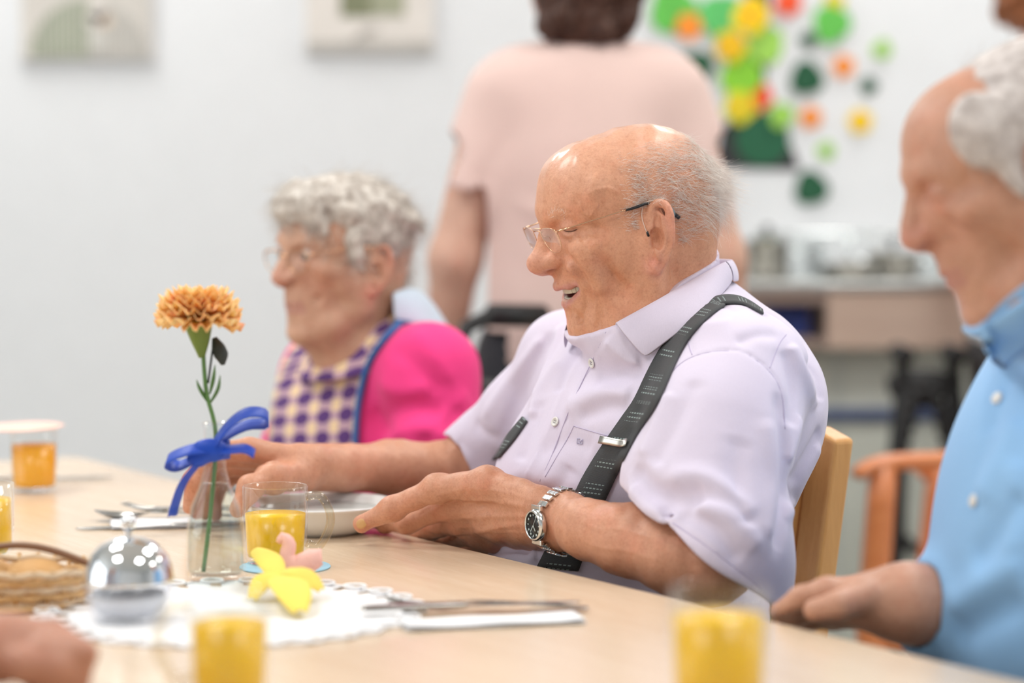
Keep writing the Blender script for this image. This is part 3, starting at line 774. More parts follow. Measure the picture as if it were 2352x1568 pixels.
# stand of the collar: a thin shell over the neck, cut off along the collar line
_A = P(1352, 776, 2.60); _B = P(1645, 606, 2.63); _n = np.cross(_B - _A, ML + np.array([0, 0, .12])); _n /= np.linalg.norm(_n); _n *= np.sign(_n[2])
_pc = P(1500, 760, 2.66)
sh.add('u', _pc, .16, lambda p: np.maximum(np.maximum(body(p) - .0045, (p - _A) @ _n), np.linalg.norm(p - _pc, axis=1) - .13), .012)
sh.add('i', P(1560, 1400, 2.7), 1e3, lambda p: .60 - p[:, 2], .004)
SH0 = Sculpt(); SH0.ops = list(sh.ops)                                      # smooth form, used for tracing
def fold(px, depth, width, n=12, t0=2.1):
    h = SH0.hits(px, t0, n)
    if len(h) > 3: sh.groove(h, depth, width)
R_ = -1
FOLDS = [
 # near sleeve
 ([(1455, 1075), (1500, 1130), (1560, 1145), (1620, 1138)], .012, .012), ([(1450, 1120), (1490, 1165), (1535, 1185)], -.008, .010),
 ([(1545, 1140), (1530, 1165), (1528, 1190)], .010, .008), ([(1560, 1170), (1640, 1215), (1700, 1290)], .006, .010), ([(1590, 1160), (1680, 1190), (1745, 1260)], -.006, .012),
 ([(1530, 1100), (1600, 1090), (1680, 1130), (1730, 1190)], -.005, .014), ([(1475, 1050), (1500, 990), (1540, 900)], -.004, .014),
 ([(1500, 1070), (1560, 960), (1600, 870)], .004, .014), ([(1700, 1000), (1690, 1100), (1715, 1220)], .004, .016), ([(1760, 960), (1775, 1080), (1765, 1240)], -.004, .014),
 ([(1790, 900), (1803, 1010), (1800, 1140), (1785, 1260)], .012, .010),
 # back, behind the sleeve
 ([(1815, 790), (1850, 860), (1868, 940)], -.006, .012), ([(1805, 800), (1822, 900), (1818, 980)], .006, .012), ([(1885, 985), (1850, 1050), (1815, 1120)], .007, .010),
 ([(1880, 1020), (1838, 1110), (1806, 1190)], -.006, .010), ([(1840, 830), (1878, 860), (1890, 920)], .004, .010), ([(1840, 960), (1825, 1020), (1812, 1060)], -.004, .010),
 # shoulder
 ([(1570, 765), (1620, 745), (1680, 742)], -.002, .012), ([(1580, 730), (1640, 705), (1700, 715)], .002, .009), ([(1690, 790), (1740, 770), (1790, 768)], .0025, .010),
 # chest between braces
 ([(1345, 800), (1290, 900), (1250, 1000), (1200, 1110)], -.0015, .004), ([(1365, 870), (1420, 860), (1480, 850)], .004, .014), ([(1300, 940), (1380, 900), (1450, 905)], -.005, .016),
 ([(1330, 960), (1400, 935), (1440, 945)], .004, .012), ([(1240, 920), (1215, 1000), (1190, 1060)], .004, .013), ([(1290, 830), (1240, 900), (1220, 960)], -.005, .014),
 ([(1330, 800), (1300, 850), (1280, 900)], .004, .012), ([(1230, 1040), (1300, 1010), (1360, 1030)], .003, .016),
 ([(1390, 780), (1440, 830), (1470, 830)], -.003, .012), ([(1310, 1070), (1280, 1120), (1240, 1150)], .003, .014),
 # far shoulder and sleeve
 ([(1270, 760), (1215, 850), (1180, 940), (1150, 1010)], .006, .013), ([(1250, 770), (1180, 860), (1110, 960)], -.004, .012), ([(1290, 740), (1260, 830), (1230, 920)], -.004, .010),
 ([(1090, 970), (1120, 1000), (1165, 1010)], .003, .010), ([(1050, 1010), (1080, 1040), (1100, 1075)], .002, .010),
 # lap
 ([(1060, 1262), (1140, 1262), (1230, 1268)], .010, .010), ([(1120, 1300), (1170, 1272), (1235, 1275)], -.008, .010), ([(1040, 1250), (1110, 1235), (1200, 1232), (1250, 1245)], -.010, .012),
 # seams
 ([(1528, 872), (1570, 828), (1640, 806), (1710, 812), (1765, 850), (1795, 900), (1803, 985)], .0022, .0024), ([(1572, 724), (1582, 790), (1590, 815)], .0016, .0022),
 ([(1806, 768), (1790, 790), (1768, 845)], .0016, .0022), ([(1545, 1200), (1620, 1252), (1700, 1312), (1752, 1352)], .0014, .002),
 ([(1033, 1012), (1052, 1045), (1080, 1085)], .0012, .002),
 # pocket and placket
 ([(1318, 978), (1302, 1010), (1275, 1055), (1252, 1095)], .0010, .0018), ([(1318, 978), (1375, 995), (1425, 1008)], .0010, .0018),
 ([(1392, 760), (1350, 850), (1310, 935), (1270, 1040), (1235, 1110)], .0014, .0020), ([(1338, 800), (1285, 890), (1245, 970), (1200, 1060)], .0022, .0022)]
for px, d_, w_ in FOLDS: fold(px, d_ * (1.7 if w_ > .005 else 1), w_ * (.8 if w_ > .005 else 1))
sh.noise(.0022, .06, seed=5)
so = sculpted('shirt', sh, .0026, M_SHIRT, man)
shH = Hit(so)
def on_shirt(pts, n=None, off=.0012, who=None):
    w = who or shH; out = []
    for x, y in (resample2(pts, n) if n else pts):
        h = w.hit(x, y, 2.0)
        if h is None: h = out[-1] if out else None
        if h is None: continue
        out.append(h + w.normal(h, .004) * off)
    return np.array(out)
def strap(name, left, right, mat, parent, n=40, off=.0022, thick=.0022, who=None, cols=5):
    A = resample2(left, n); B = resample2(right, n); G = []
    for i in range(n):
        row = on_shirt([tuple(A[i] * (1 - t) + B[i] * t) for t in np.linspace(0, 1, cols)], None, off, who)
        if len(row) == cols: G.append(row)
    G = np.array(G); G[1:-1] = (G[:-2] + 2 * G[1:-1] + G[2:]) / 4
    o = grid(name, G, mat, parent, thick)
    uv = o.data.uv_layers.new(name='u'); r, c = G.shape[:2]
    L = np.r_[0, np.cumsum(np.linalg.norm(np.diff(G[:, cols // 2], axis=0), axis=1))]
    vi = np.zeros(len(o.data.loops), np.int32); o.data.loops.foreach_get('vertex_index', vi)
    U = np.stack([(vi % c) / (c - 1), L[vi // c] * 20], 1).astype(np.float32); uv.data.foreach_set('uv', U.ravel())
    return o, G
def smooth_rows(A, it=3):
    A = A.copy()
    for _ in range(it): A[1:-1] = (A[:-2] + 2 * A[1:-1] + A[2:]) / 4
    return A
# stitched seams
m_seam = cloth_mat('seam_thread', srgb(196, 186, 214), 1., .02)
for px in ([(1528, 872), (1570, 828), (1640, 806), (1710, 812), (1765, 850), (1795, 900), (1803, 985)], [(1572, 724), (1582, 790), (1590, 815)], [(1806, 768), (1790, 790), (1768, 845)],
           [(1545, 1200), (1620, 1252), (1700, 1312), (1752, 1352)], [(1033, 1012), (1052, 1045), (1080, 1085)], [(1318, 978), (1302, 1010), (1275, 1055), (1252, 1095)], [(1318, 978), (1375, 995), (1420, 1006)],
           [(1392, 762), (1350, 850), (1310, 935), (1270, 1040), (1240, 1105)]):
    q = shH.hits(px, 2.1, 26); q = [a + shH.normal(a) * .0001 for a in q]
    if len(q) > 6: tube('seam', smooth_rows(np.array(q), 2), .00055, m_seam, man, 5)
# braces
mb = NT('braces_elastic'); uvn = mb.n('ShaderNodeUVMap', uv_map='u'); sx = mb.n('ShaderNodeSeparateXYZ'); mb.l(uvn.outputs[0], sx.inputs[0])
def mth(m, op, a, b=None):
    x = m.n('ShaderNodeMath', operation=op)
    for i, v in ((0, a), (1, b)):
        if v is None: continue
        if isinstance(v, (int, float)): x.inputs[i].default_value = v
        else: m.l(v, x.inputs[i])
    return x.outputs[0]
lines = mth(mb, 'LESS_THAN', mth(mb, 'FRACT', mth(mb, 'MULTIPLY', sx.outputs[1], 9.)), .28)          # fine cross dashes
blocks = mth(mb, 'LESS_THAN', mth(mb, 'FRACT', mth(mb, 'MULTIPLY', sx.outputs[1], 1.55)), .42)        # in groups along the band
cols_ = mth(mb, 'GREATER_THAN', mth(mb, 'FRACT', mth(mb, 'MULTIPLY', sx.outputs[0], 9.)), .35)
mid = mth(mb, 'MULTIPLY', mth(mb, 'GREATER_THAN', sx.outputs[0], .2), mth(mb, 'LESS_THAN', sx.outputs[0], .8))
f = mth(mb, 'MULTIPLY', mth(mb, 'MULTIPLY', lines, blocks), mth(mb, 'MULTIPLY', cols_, mid))
rib = mth(mb, 'SINE', mth(mb, 'MULTIPLY', sx.outputs[1], 260.))
mb.base(mb.mix(f, srgb(70, 72, 74), srgb(150, 166, 164))); mb.set(Roughness=.75); mb.bump(rib, .35, .0004); m_brace = mb.m
t_ = thing('braces', 'grey patterned elastic braces over the lilac shirt', 'braces', (0, 0, 0)); bpy.data.objects.remove(t_)
b1, G1 = strap('brace', [(1632, 692), (1585, 735), (1520, 800), (1455, 925), (1400, 1002), (1340, 1095), (1300, 1180), (1235, 1300)],
               [(1668, 704), (1625, 735), (1572, 800), (1512, 930), (1462, 1005), (1400, 1130), (1370, 1200), (1330, 1310)], m_brace, man, 60)
b3, _ = strap('brace', [(1632, 690), (1660, 682), (1695, 684), (1725, 698), (1750, 716)], [(1650, 704), (1680, 700), (1708, 702), (1730, 713), (1752, 725)], m_brace, man, 16)
b2, _ = strap('brace', [(1205, 958), (1170, 1000), (1132, 1055)], [(1214, 968), (1185, 1010), (1150, 1052)], m_brace, man, 12)
m_clip = metal_mat('brushed_clip', srgb(216, 214, 206), .3)
strap('brace_clip', [(1386, 1002), (1381, 1018)], [(1450, 1012), (1444, 1028)], m_clip, man, 4, .005, .002, cols=6)
# buttons
m_btn = plain('shirt_button', srgb(232, 230, 226), .3, var=.03)
for x, y in ((1361, 833), (1277, 969)):
    h = on_shirt([(x, y)], None, .0012)[0]; nrm = Vector(shH.normal(h, .006)); q = nrm.to_track_quat('Z', 'Y').to_matrix().to_4x4()
    o = lathe('button', [(0, .0004), (.0030, .0004), (.0034, .0014), (.0048, .0016), (.0055, .0010), (.0055, 0), (0, -.0004)], m_btn, None, seg=28)
    o.data.transform(Matrix.Translation(Vector(h)) @ q); o.parent = man; o.matrix_parent_inverse = Matrix.Translation(man.location).inverted()
    for a in range(4):
        c = (math.cos(a * math.pi / 2 + .6) * .0016, math.sin(a * math.pi / 2 + .6) * .0016)
        d = lathe('hole', [(0, .0009), (.0005, .0009), (.0005, .0001)], plain('thread', srgb(120, 118, 120), .8) if 'thread' not in bpy.data.materials else bpy.data.materials['thread'], None, (c[0], c[1], 0), 8)
        d.data.transform(Matrix.Translation(Vector(h)) @ q); d.parent = o
# little embroidered square mark on the pocket
m_emb = plain('grey_lilac_thread', srgb(178, 172, 200), .7)
for seg_ in ([(1327, 1007), (1326, 1018), (1338, 1020), (1339, 1008)], [(1327, 1007), (1333, 1008)], [(1330, 1011), (1333, 1016), (1338, 1010)]):
    q = on_shirt(seg_, None, .0008)
    if len(q) == len(seg_): tube('embroidery', q, .00045, m_emb, man, 5)
# collar: stand and leaf around the neck
NC = P(1555, 720, 2.69)
def ring3(px, off, deep=0):        # near half from the photograph's outline, at the given clearance
    out = []
    for x, y in px:
        h = shH.hit(x, y, 2.0); g = bodyH.hit(x, y, 2.0)
        c = [q for q in (h, g) if q is not None]
        q = min(c, key=lambda v: v[1]) if c else P(x, y, 2.66)
        n_ = (q - NC) * np.array([1, 1, 0]); n_ /= np.linalg.norm(n_) + 1e-9
        out.append(q + n_ * off)
    return np.array(out)
top = ring3(resample2([(1656, 597), (1628, 613), (1560, 655), (1490, 697), (1418, 737)], 14), .006)
bot = ring3(resample2([(1668, 648), (1645, 686), (1585, 742), (1535, 782), (1487, 822)], 14), .007)
top = smooth_rows(top, 6); bot = smooth_rows(bot, 6)
midr = (top + bot) / 2; nn = (midr - NC) * np.array([1, 1, 0]); nn /= np.linalg.norm(nn, axis=1)[:, None]; midr = midr + nn * .004
inn = top - nn * .0035 + np.array([0, 0, -.003]); inn2 = top - nn * .007 + np.array([0, 0, -.028])
G = np.stack([bot, (midr + bot) / 2 + nn * .001, midr, (midr + top) / 2 + nn * .001, top, inn, inn2])
co = grid('collar', G, M_SHIRT, man, .0012, sub=1)
# far half of the collar: mirrored across his middle plane
def mirror(Q):
    d = (Q - NC) @ ML; return Q - 2 * d[..., None] * ML
Gm = mirror(G); Gm = Gm + MF * .002
grid('collar', Gm, M_SHIRT, man, .0012, sub=1)
back = np.stack([np.stack([G[r, 0] * (1 - t) + Gm[r, 0] * t - MF * .045 * math.sin(math.pi * t) for t in np.linspace(0, 1, 9)]) for r in range(G.shape[0])])
grid('collar', back, M_SHIRT, man, .0012, sub=1)
# ---------------------------------------------------------------- hair strands
def strands(name, roots, dirs, lens, mat, parent, rad=.00013, seg=6, curl=.25, droop=.15, follow=None, seed=1, drift=None):
    g = np.random.default_rng(seed); n = len(roots); p = np.array(roots, float); d = np.array(dirs, float)
    path = [p.copy()]; K_ = g.normal(size=(3, 3)) * 130; bend = g.normal(size=(n, 3)) * curl * .45 + np.sin(p @ K_ + g.uniform(0, 6, 3)) * curl * .9
    for k in range(seg):
        d = d + bend / seg * 2 + np.array([0, 0, -droop / seg * 2]) + g.normal(size=(n, 3)) * curl * .12
        if drift is not None: d = d + drift / seg
        d /= np.linalg.norm(d, axis=1)[:, None]
        p = p + d * (lens / seg)[:, None]
        if follow is not None: p = follow.push(p, .0011)
        path.append(p.copy())
    Pth = np.stack(path, 1)                          # n, seg+1, 3
    t = np.gradient(Pth, axis=1); t /= np.linalg.norm(t, axis=2)[..., None] + 1e-9
    u = np.cross(t, g.normal(size=(n, 1, 3))); u /= np.linalg.norm(u, axis=2)[..., None] + 1e-9; w = np.cross(t, u)
    r = rad * np.linspace(1, .25, seg + 1)[None, :, None]
    ring = np.stack([Pth + r * (math.cos(a) * u + math.sin(a) * w) for a in (0, 2.094, 4.189)], 2)      # n, s, 3, 3
    V = ring.reshape(-1, 3); base = (np.arange(n) * (seg + 1) * 3)[:, None, None]
    s_ = np.arange(seg)[None, :, None] * 3; k = np.arange(3)[None, None, :]
    a = base + s_ + k; b = base + s_ + (k + 1) % 3
    F = np.stack([a, b, b + 3, a + 3], -1).reshape(-1, 4)
    o = link(name, np_mesh(name, V, F), mat, parent); return o
def hair_mat(name, c0, c1, rough=.5):
    m = NT(name); m.base(m.ramp(m.noise(90, 2), [(.3, c0), (.7, c1)])); m.set(Roughness=rough); m.b.inputs['Specular IOR Level'].default_value = .3
    m.b.inputs['Subsurface Weight'].default_value = .0; return m.m
def scalp(o, fr, dens, n, seed=0):
    """root points on the mesh, picked with a density that is a function of skull coordinates"""
    V = np.zeros(len(o.data.vertices) * 3, np.float32); o.data.vertices.foreach_get('co', V); V = V.reshape(-1, 3).astype(float)
    N = np.zeros(len(o.data.vertices) * 3, np.float32); o.data.vertices.foreach_get('normal', N); N = N.reshape(-1, 3).astype(float)
    q = fr.inv(V); m = np.linalg.norm(q, axis=1) < 190; V, N, q = V[m], N[m], q[m]
    w = np.clip(dens(q), 0, None); g = np.random.default_rng(seed); i = g.choice(len(V), n, p=w / w.sum())
    return V[i] + g.normal(size=(n, 3)) * .0008, N[i], q[i]
m_white = hair_mat('white_hair', srgb(230, 218, 208), srgb(252, 246, 240))
def dens_man(q):
    f, l, u = q[:, 0], np.abs(q[:, 1]), q[:, 2]
    front = 34 - (u - 20) * .30
    side = np.clip((front - f) / 22, 0, 1) ** 1.5 * ((u > -20 - np.clip(f + 40, -60, 0) * .3) & (u < 96) & ((f < -6) | (u > 14)))
    ear = (f > -30) & (f < 12) & (u < 34)
    top = np.clip((98 - u) / 30, 0, 1)
    back = np.clip((-f - 20) / 60, 0.12, 1) ** 1.2
    return side * (~ear) * top * (.25 + back * 1.4) * (l > 10 * (f > -40)) + side * (~ear) * (np.abs(u - 20) < 30) * (f > 0) * .25
def add_hair(n, seed, L0, L1, lift, name='hair', w=dens_man):
    pr, pn, pq = scalp(mo, fr_m, w, n, seed); g = np.random.default_rng(seed + 9)
    loc = np.stack([-1.0 + 0 * pq[:, 0], g.normal(size=n) * .22, .05 - .75 * np.clip((-pq[:, 0] - 20) / 60, 0, 1) + g.normal(size=n) * .3], 1)
    d = loc @ fr_m.R.T; d = d - pn * (d * pn).sum(1)[:, None]; d /= np.linalg.norm(d, axis=1)[:, None] + 1e-9
    back = np.clip((-pq[:, 0] - 40) / 55, 0, 1)
    low = np.clip((72 - pq[:, 2]) / 30, .05, 1); d = d + pn * (lift * low + back * low * .9 * g.random(n))[:, None]; d /= np.linalg.norm(d, axis=1)[:, None]
    L = (L0 + (L1 - L0) * g.random(n)) * (.55 + back * .9 * np.clip((80 - pq[:, 2]) / 35, .1, 1))
    return strands(name, pr, d, L, m_white, man, .00013, 7, .5, .3, bodyH, seed)
add_hair(5000, 11, .016, .036, .16)
add_hair(2200, 23, .009, .018, .10, w=lambda q: dens_man(q) * np.clip((q[:, 0] + 60) / 60, 0, 1))
# brow hairs
def few(pxs, n, L, spread, name, Y0=2.2, rad=.00012):
    h = [bodyH.hit(*p, Y0) for p in resample2(pxs, n)]; h = [q for q in h if q is not None]
    if not h: return
    h = np.array(h) + RNG.normal(size=(len(h), 3)) * spread
    N_ = np.array([bodyH.normal(q) for q in h]); d = N_ * .6 + RNG.normal(size=N_.shape) * .5 + (fr_m.R @ np.array([-.6, 0, .4]))
    strands(name, h, d / np.linalg.norm(d, axis=1)[:, None], np.full(len(h), L), m_white, man, rad, 4, .5, 0, None, 5)
few([(1262, 492), (1275, 486), (1290, 487), (1302, 494)], 34, .0065, .0018, 'eyebrow')
m_lash = hair_mat('lash_brown', srgb(84, 52, 40), srgb(120, 80, 62))
lh = bodyH.hits([(1290, 526), (1302, 531), (1314, 531), (1326, 526)], 2.3, 12)
if len(lh) > 5: tube('eyelid_line', [q + bodyH.normal(q) * .0003 for q in lh], [.0003] + [.00055] * 10 + [.0003], m_lash, man, 6)
# ---------------------------------------------------------------- spectacles
def SK(x, y, off=.003):
    h = bodyH.hit(x, y, 2.2); return h + bodyH.normal(h) * off
m_gold = metal_mat('gold_wire', srgb(226, 186, 150), .2)
m_black = plain('black_plastic', srgb(30, 30, 32), .35)
m_lens = clear_mat('spectacle_glass', (.99, .99, .99, 1), 0, 1.35)
sp = thing('spectacles', 'thin gold rimmed spectacles low on the laughing old man\'s nose', 'glasses', fr_m(97, 0, 30))
def lens_loop(q):
    pts = [(14, 38), (24, 40.5), (46, 41), (60, 38.5), (63.5, 32), (62, 23), (55, 15.5), (44, 12.5), (30, 13), (19, 19), (14, 28)]
    return [np.array([98.5 - .0009 * l * l + (27 - u) * -.10, q * l, u]) for l, u in pts]
for q in (1, -1):
    L_ = lens_loop(q); loop = resample2([fr_m(*p) for p in L_ + [L_[0]]], 44)
    rim = tube('lens_rim', loop, .00045, m_gold, sp, 8)
    bm = bmesh.new(); vs = [bm.verts.new(p) for p in loop[:-1]]; f_ = bm.faces.new(vs)
    ex = bmesh.ops.extrude_face_region(bm, geom=[f_]); bmesh.ops.translate(bm, verts=[v for v in ex['geom'] if isinstance(v, bmesh.types.BMVert)], vec=Vector(fr_m.R[:, 0] * .0009)); bmesh.ops.recalc_face_normals(bm, faces=bm.faces)
    bm_obj('lens', bm, m_lens, sp)
    tube('nose_pad', [fr_m(96, q * 12, 30), fr_m(91, q * 10, 29), fr_m(89, q * 10, 24)], [.0005, .0005, .0018], m_gold, sp, 8)
    tube('hinge', [fr_m(94.5, q * 63.5, 37), fr_m(93, q * 68, 37.5), fr_m(86, q * 71, 37.5)], .0011, m_gold, sp, 8)
    if q == 1:
        tube('temple_arm', [fr_m(87, 71, 37.5), fr_m(87, 71, 37.5) * .5 + SK(1438, 480, .004) * .5, SK(1438, 480, .004)], .00065, m_gold, sp, 8, 14)
        tube('temple_tip', [SK(1436, 482), SK(1462, 474), P(1485, 467, 2.592), P(1512, 466, 2.605), P(1534, 480, 2.606), SK(1557, 499)], [.0011, .0016, .0017, .0017, .0020, .0022], m_black, sp, 8, 18)
    else:
        tube('temple_arm', [fr_m(88, -71, 37.5), fr_m(40, -77, 38), fr_m(10, -80, 38)], .0008, m_gold, sp, 8)
        tube('temple_tip', [fr_m(12, -80, 38), fr_m(-8, -80, 36), fr_m(-26, -80, 18)], .0017, m_black, sp, 8, 10)
tube('bridge', [fr_m(97.5, 14, 36), fr_m(101, 6, 38.5), fr_m(101, -6, 38.5), fr_m(97.5, -14, 36)], .0007, m_gold, sp, 8, 12)
tube('bridge', [fr_m(98, 16, 40), fr_m(101.5, 0, 41), fr_m(98, -16, 40)], .0006, m_gold, sp, 8, 12)
# hearing aid
m_aid = plain('hearing_aid_grey', srgb(118, 130, 136), .3); m_tubec = plain('clear_tube', srgb(226, 200, 184), .2)
ha = thing('hearing_aid', 'small blue-grey hearing aid behind the laughing old man\'s ear', 'hearing aid', P(1536, 490, 2.60))
tube('shell', [P(1524, 470, 2.600), P(1534, 478, 2.602), P(1542, 490, 2.603), P(1544, 505, 2.603)], [.0020, .0042, .0045, .0022], m_aid, ha, 12, 14)
tube('tube', [P(1522, 474, 2.597), P(1502, 461, 2.590), SK(1480, 466, .0015), SK(1474, 480, .0015), SK(1475, 500, .0015), SK(1482, 522, .0015), SK(1487, 536, .001)], .0005, m_tubec, ha, 6, 24)
tube('ear_tip', [SK(1487, 532, .001), SK(1490, 542, -.001)], [.0012, .0015], m_black, ha, 8)
# ---------------------------------------------------------------- wrist watch
m_steel = metal_mat('watch_steel', srgb(226, 230, 230), .16); m_dial = plain('watch_dial', srgb(14, 15, 17), .3); m_mark = plain('watch_marks', srgb(196, 210, 208), .4)
wr_a = P(1340, 1212, 2.525); wr_b = P(1262, 1192, 2.585); ax = (wr_b - wr_a); ax /= np.linalg.norm(ax); wc = P(1293, 1198, 2.564)
vv = P(1276, 1222, 2.50) - wc; vv -= ax * (vv @ ax); vv /= np.linalg.norm(vv); ww = np.cross(ax, vv)       # vv points at the dial
watch = thing('wrist_watch', 'steel wrist watch with a black dial on the laughing man\'s left wrist', 'watch', wc)
def wrist(a, off=.0012):     # outward from the wrist axis to the skin
    d = math.cos(a) * vv + math.sin(a) * ww; h = bodyH.t.ray_cast(Vector(wc + d * .045), Vector(-d), .045); t = .030 if h[0] is None else .045 - h[3]
    t = min(max(t, .018), .040)
    return wc + d * (t + off), d
for k in range(26):
    a = 2 * math.pi * k / 26
    if min(a, 2 * math.pi - a) < .62: continue
    p_, d_ = wrist(a, .0016); tt = np.cross(ax, d_)
    R3 = Matrix((Vector(ax), Vector(tt), Vector(d_))).transposed()
    for dz, wd in ((-.0068, .0052), (0, .0076), (.0068, .0052)):
        bm = bmesh.new(); bmesh.ops.create_cube(bm, size=1)
        for v in bm.verts:
            q = Vector((v.co.x * wd + dz, v.co.y * .0062, v.co.z * .0026)); v.co = Vector(p_) + R3 @ q
        bm_obj('bracelet_link', bm, m_steel, watch, bevel=.0006, seg=2)
p0, _ = wrist(0, .001); R3 = Matrix((Vector(ax), Vector(np.cross(vv, ax)), Vector(vv))).transposed().to_4x4(); R3.translation = Vector(p0)
def wl(name, prof, mat, parent=watch, seg=48):
    o = lathe(name, prof, mat, None, seg=seg); o.data.transform(R3); o.parent = parent; pr = parent
    while pr.parent: pr = pr.parent
    o.matrix_parent_inverse = Matrix.Translation(watch.location).inverted() if parent is watch else Matrix(); return o
wl('case', [(0, -.001), (.0155, -.001), (.0172, .001), (.0172, .0055), (.0158, .0078), (.0146, .0082), (.0142, .0070), (.0142, .006)], m_steel)
dial = wl('dial', [(0, .0060), (.0143, .0060), (.0143, .0052)], m_dial)
for k in range(12):
    a = k * math.pi / 6; bm = bmesh.new(); bmesh.ops.create_cube(bm, size=1)
    for v in bm.verts: v.co = Vector((math.cos(a) * .0112, math.sin(a) * .0112, .0062)) + Matrix.Rotation(a, 3, 'Z') @ Vector((v.co.x * .0022, v.co.y * (.0022 if k % 3 else .0012), v.co.z * .0004))
    bm.transform(R3); bm_obj('hour_mark', bm, m_mark, dial, bevel=.0003)
for a, L_, w_ in ((2.2, .0070, .0011), (.9, .0095, .0008), (4.1, .0100, .0004)):
    bm = bmesh.new(); bmesh.ops.create_cube(bm, size=1)
    for v in bm.verts: v.co = Vector((math.cos(a) * L_ / 2, math.sin(a) * L_ / 2, .0066)) + Matrix.Rotation(a, 3, 'Z') @ Vector((v.co.x * L_, v.co.y * w_, v.co.z * .0003))
    bm.transform(R3); bm_obj('hand', bm, m_mark, dial)
for s_ in (-1, 1):
    bm = bmesh.new(); bmesh.ops.create_cube(bm, size=1)
    for v in bm.verts: v.co = Vector((v.co.x * .0185, s_ * .0185 + v.co.y * .006, .0015 + v.co.z * .004))
    bm.transform(R3); bm_obj('lug', bm, m_steel, watch, bevel=.001, seg=2)
cr = tube('crown', [(.0172, 0, .003), (.0205, 0, .003)], .0016, m_steel, None, 12); cr.data.transform(R3); cr.parent = watch; cr.matrix_parent_inverse = Matrix.Translation(watch.location).inverted()
# ---------------------------------------------------------------- trousers, shoes, chair of the laughing man
m_trous = cloth_mat('dark_trousers', srgb(48, 48, 54), 1.2, .06)
m_shoe = plain('black_leather', srgb(30, 28, 27), .4)
m_olive = cloth_mat('olive_upholstery', srgb(98, 94, 52), 1.5, .08)
def legs(parent, c, F_, L_, mat, shoe, seat_z=.50, rad=.074, spread=.10, thigh=.42, skirt=False, hips=.15):
    s_ = Sculpt(); c = np.array([c[0], c[1], seat_z + .062])
    s_.ell(c, (.15, hips + .02, .075), np.stack([F_, L_, [0, 0, 1]], 1), .03)
    feet = []
    for q in (-1, 1):
        h = c + L_ * q * spread * .8; k_ = c + F_ * thigh + L_ * q * spread + np.array([0, 0, .0]); a_ = k_ + F_ * .03; a_ = np.array([a_[0], a_[1], .075])
        s_.cone(h, k_, rad * 1.1, rad * .86, .04); s_.cone(k_, a_, rad * .86, rad * .62, .03)
        s_.groove([k_ + F_ * .03 + L_ * .05 * q - np.array([0, 0, .02]), k_ - F_ * .03 - np.array([0, 0, .06])], .006, .01)
        feet.append(a_)
    s_.add('i', c, 9, lambda p: .035 - p[:, 2], .004)
    o = sculpted('trousers', s_, .007, mat, parent); so_ = []
    for a_ in feet:
        t_ = Sculpt(); t_.ell(a_ + F_ * .055 - np.array([0, 0, .040]), (.135, .048, .045), np.stack([F_, L_, [0, 0, 1]], 1), .01); t_.cone(a_ - np.array([0, 0, .03]), a_ + np.array([0, 0, .02]), .045, .042, .03)
        t_.add('i', a_, 9, lambda p: .001 - p[:, 2], .004)
        sculpted('shoe', t_, .006, shoe, parent)
legs(man, (.150, 2.73), MF, ML, m_trous, m_shoe)
CC = np.array([.065, 2.776])
def cbox(parent, name, f0, f1, l0, l1, z0, z1, mat, lean=0., bevel=.004, F_=MF, L_=ML, C_=CC, seg=3, slant=0.):
    bm = bmesh.new(); bmesh.ops.create_cube(bm, size=1)
    for v in bm.verts:
        f_ = (f0 + f1) / 2 + v.co.x * (f1 - f0); l_ = (l0 + l1) / 2 + v.co.y * (l1 - l0); z_ = (z0 + z1) / 2 + v.co.z * (z1 - z0)
        f_ -= lean * max(z_ - .45, 0)
        if v.co.z > 0: z_ -= slant * v.co.y * (l1 - l0)
        v.co = Vector((C_[0] + F_[0] * f_ + L_[0] * l_, C_[1] + F_[1] * f_ + L_[1] * l_, z_))
    bmesh.ops.recalc_face_normals(bm, faces=bm.faces)
    return bm_obj(name, bm, mat, parent, bevel=bevel, seg=seg)
ch = thing('dining_chair', 'beech wood chair with olive upholstery under the laughing man', 'chair', (CC[0], CC[1], 0))
ln = .176; b0 = -.22 + ln * .42
for q in (-1, 1):
    l0, l1 = sorted((q * .150, q * .212))
    cbox(ch, 'back_post', b0 - .030, b0, l0 + (.018 if q > 0 else 0), l1 - (.018 if q < 0 else 0), .40, .868, M_WOODC, ln, .005, slant=.28 * q)
    a0, a1 = sorted((q * .150, q * .164)); cbox(ch, 'back_frame', b0 - .018, b0 + .004, a0, a1, .50, .866, M_WOODC, ln, .003, slant=.28 * q)
    cbox(ch, 'leg', b0 - .03, b0 + .008, l0, l1 - .02 if q > 0 else l1, 0, .45, M_WOODC, 0, .005)
    cbox(ch, 'leg', .19, .23, l0, l1, 0, .43, M_WOODC, 0, .005)
    cbox(ch, 'side_rail', b0, .20, *sorted((q * .185, q * .21)), .37, .43, M_WOODC)
cbox(ch, 'back_frame', b0 - .020, b0 + .004, -.15, .15, .845, .868, M_WOODC, ln, .004)
cbox(ch, 'back_frame', b0 - .020, b0 + .004, -.15, .15, .50, .53, M_WOODC, ln, .004)
cbox(ch, 'back_cushion', b0 - .012, b0 + .018, -.148, .148, .53, .845, m_olive, ln, .008)
cbox(ch, 'seat', b0 + .01, .23, -.20, .20, .43, .485, m_olive, 0, .015)
